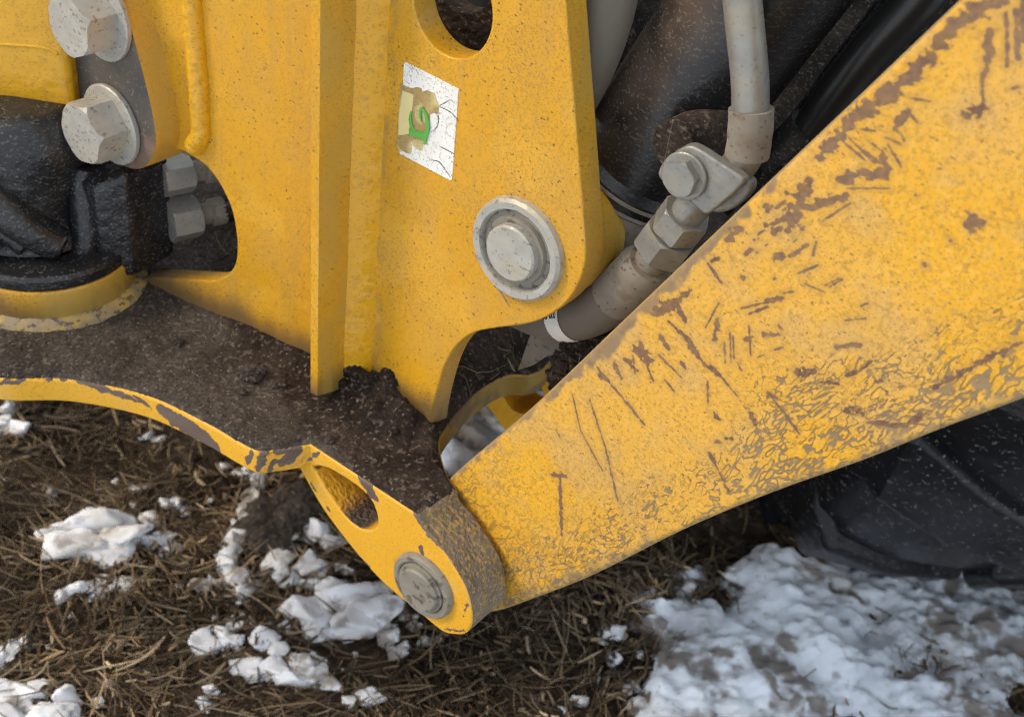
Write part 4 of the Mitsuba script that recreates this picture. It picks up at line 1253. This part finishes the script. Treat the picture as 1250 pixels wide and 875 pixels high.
big = [
    ((100, 660), 150, 62, 'largest grey crusted snow clump in the dead grass at the left', 0.15),
    ((118, 722), 115, 26, 'long narrow snow strip just below the largest crusted clump', 0.30),
    ((18, 797), 40, 44, 'round snow lump at the left border, above the corner clump', 0.4),
    ((38, 862), 110, 60, 'wide grey snow clump in the bottom left corner', 0.0),
    ((112, 857), 26, 24, 'small snow lump to the right of the corner clump', 0.0),
    ((302, 722), 48, 40, 'rounded snow lump at the foot of the narrow ridge', 0.0),
    ((276, 745), 30, 30, 'small ball of snow under the rounded lump by the ridge', 0.0),
    ((266, 780), 54, 44, 'blocky snow lump left of the white wedge', 0.3),
    ((258, 712), 34, 30, 'greyish lump touching the left foot of the snow ridge', 0.2),
    ((321, 804), 46, 60, 'bright white wedge of snow near the bottom', 0.2),
    ((367, 806), 48, 40, 'bright white chunk right of the white wedge', -0.3),
    ((362, 688), 60, 46, 'smooth white snow lump left of the slotted lug', 0.5),
    ((402, 650), 44, 36, 'white lump close against the left edge of the slotted lug', 0.4),
    ((408, 742), 90, 74, 'big broken white snow chunk left of the lower pin', 0.5),
    ((438, 720), 44, 60, 'upright white chunk directly left of the lower pin', -0.2),
    ((464, 756), 42, 26, 'flat white piece below the lower pin', 0.1),
    ((487, 777), 38, 38, 'angular white block under the lug tip', 0.3),
    ((498, 746), 26, 34, 'white piece half hidden by the lug below its pin', 0.0),
    ((528, 777), 24, 22, 'little white piece right below the lug end', 0.0),
    ((750, 775), 30, 62, 'bluish upright ice chunk below the middle of the boom', 0.1),
    ((198, 660), 52, 34, 'pale snow lump right of the largest crusted clump', 0.2),
    ((174, 634), 34, 30, 'grey round lump above the pale snow lump', 0.0),
    ((217, 612), 38, 26, 'dirty grey snow lump high in the grass below the ledge', 0.3),
    ((250, 856), 28, 34, 'grey snow lump at the bottom edge left of the white wedge', 0.0),
    ((58, 605), 20, 16, 'small lone white lump above the largest crusted clump', 0.0),
    ((268, 262), 34, 22, 'small snow patch seen through the opening beside the black swivel', 0.0),
    ((8, 583), 26, 14, 'white patch at the left border under the ledge', 0.2),
    ((14, 512), 44, 50, 'snow patch at the left border directly beneath the ledge', 0.2),
    ((182, 535), 44, 14, 'thin grey snow streak beneath the ledge', 0.5),
    ((168, 595), 40, 14, 'thin white snow streak in the grass', 0.2),
    ((122, 588), 26, 10, 'tiny snow streak above the thin white one', 0.0),
    ((285, 570), 50, 26, 'snow lump in the shade right under the ledge rim', -0.2),
    ((352, 832), 50, 40, 'dull lump at the bottom below the white chunks', 0.1),
    ((392, 838), 40, 44, 'grey lump at the bottom, right of the dull lump', 0.1),
    ((440, 850), 40, 34, 'dirty snow lump at the bottom below the lug tip', 0.1),
    ((862, 745), 32, 36, 'rounded lump at the left margin of the snow sheet', 0.0),
    ((825, 820), 44, 40, 'grey lump beside the snow sheet near the bottom', 0.3),
    ((345, 662), 30, 40, 'greyish lump between the narrow ridge and the slotted lug', 0.3),
    ((388, 700), 40, 30, 'white lump under the slot of the lug', 0.4),
    ((425, 690), 30, 40, 'bright white piece tucked against the lug edge above the pin', 0.3),
    ((378, 735), 34, 30, 'small white lump left of the big broken chunk', -0.3),
    ((395, 772), 40, 26, 'flat white slab below the big broken chunk', 0.2),
    ((300, 760), 22, 18, 'little grey lump between the blocky lump and the ridge foot', 0.1),
    ((345, 770), 22, 20, 'little white lump above the white wedge', 0.0),
    ((800, 735), 30, 26, 'bluish lump beside the upright ice chunk', 0.2),
    ((838, 705), 40, 26, 'grey lump in the shade under the middle of the boom', 0.1),
    ((905, 690), 50, 26, 'low dirty lump in the shade left of the tyre', 0.1),
    ((880, 800), 44, 36, 'rough lump on the left part of the snow sheet', 0.1),
    ((770, 830), 26, 26, 'small lump left of the snow sheet near the bottom', 0.1),
    ((715, 850), 30, 24, 'dull lump at the bottom under the boom', 0.1),
    ((795, 862), 40, 34, 'snow lump at the bottom left tip of the snow sheet', 0.0),
]
for k, (px, w, h, lb, rot) in enumerate(big):
    clump(px, w, h, 100 + k, lb, None, rot, 0.75)
clump((290, 648), 32, 128, 190, 'tall narrow snow ridge below the yellow ledge', path=[((314, 582), 13), ((309, 596), 14), ((303, 612), 15), ((296, 628), 16), ((290, 644), 17), ((284, 660), 17), ((279, 675), 16), ((279, 690), 17), ((287, 700), 18)], thick=0.9)
g = np.random.default_rng(12)
for k in range(60):
    mx, my = [(320, 720), (420, 790), (250, 600), (100, 780), (800, 790)][g.integers(5)]
    px = (mx + g.normal(0, 75), my + g.normal(0, 50))
    if px[1] < 580 or px[1] > 872 or px[0] < 3:
        continue
    w = g.uniform(6, 13)
    clump(px, w, w * g.uniform(0.7, 1.1), 200 + k, 'small crumb of snow scattered on the dark soil', 'snow crumbs on the soil', 0, 0.8)

dc = at((342, 628), Z=0.02)
obj('soil_clod', clod(dc, 0.050, 71, 0.32, 5, 0.62, 2.2, (0.8, 1.25)), 'mat_mud_and_shade', smooth=True, label='big flat clod of dark soil between the snow ridge and the slotted lug', category='soil clod')
parts = []
g = np.random.default_rng(21)
for k in range(1100):
    x, y = g.uniform(-1.4, 0.7), g.uniform(-0.4, 1.3)
    r = 0.003 + 0.011 * g.random() ** 3
    s = trimesh.creation.icosphere(1)
    v = s.vertices * np.array([1, g.uniform(0.6, 1), 0.7]) * r
    v = v * (1 + 0.7 * (g.random(len(v)) - 0.5))[:, None]
    s.vertices = v + [x, y, float(soil_h(np.array([x]), np.array([y]))[0]) + r * 0.2]
    parts.append(s)
obj('soil_crumbs', join(*parts), 'mat_soil', smooth=True, kind='stuff', label='loose crumbs of dark soil')
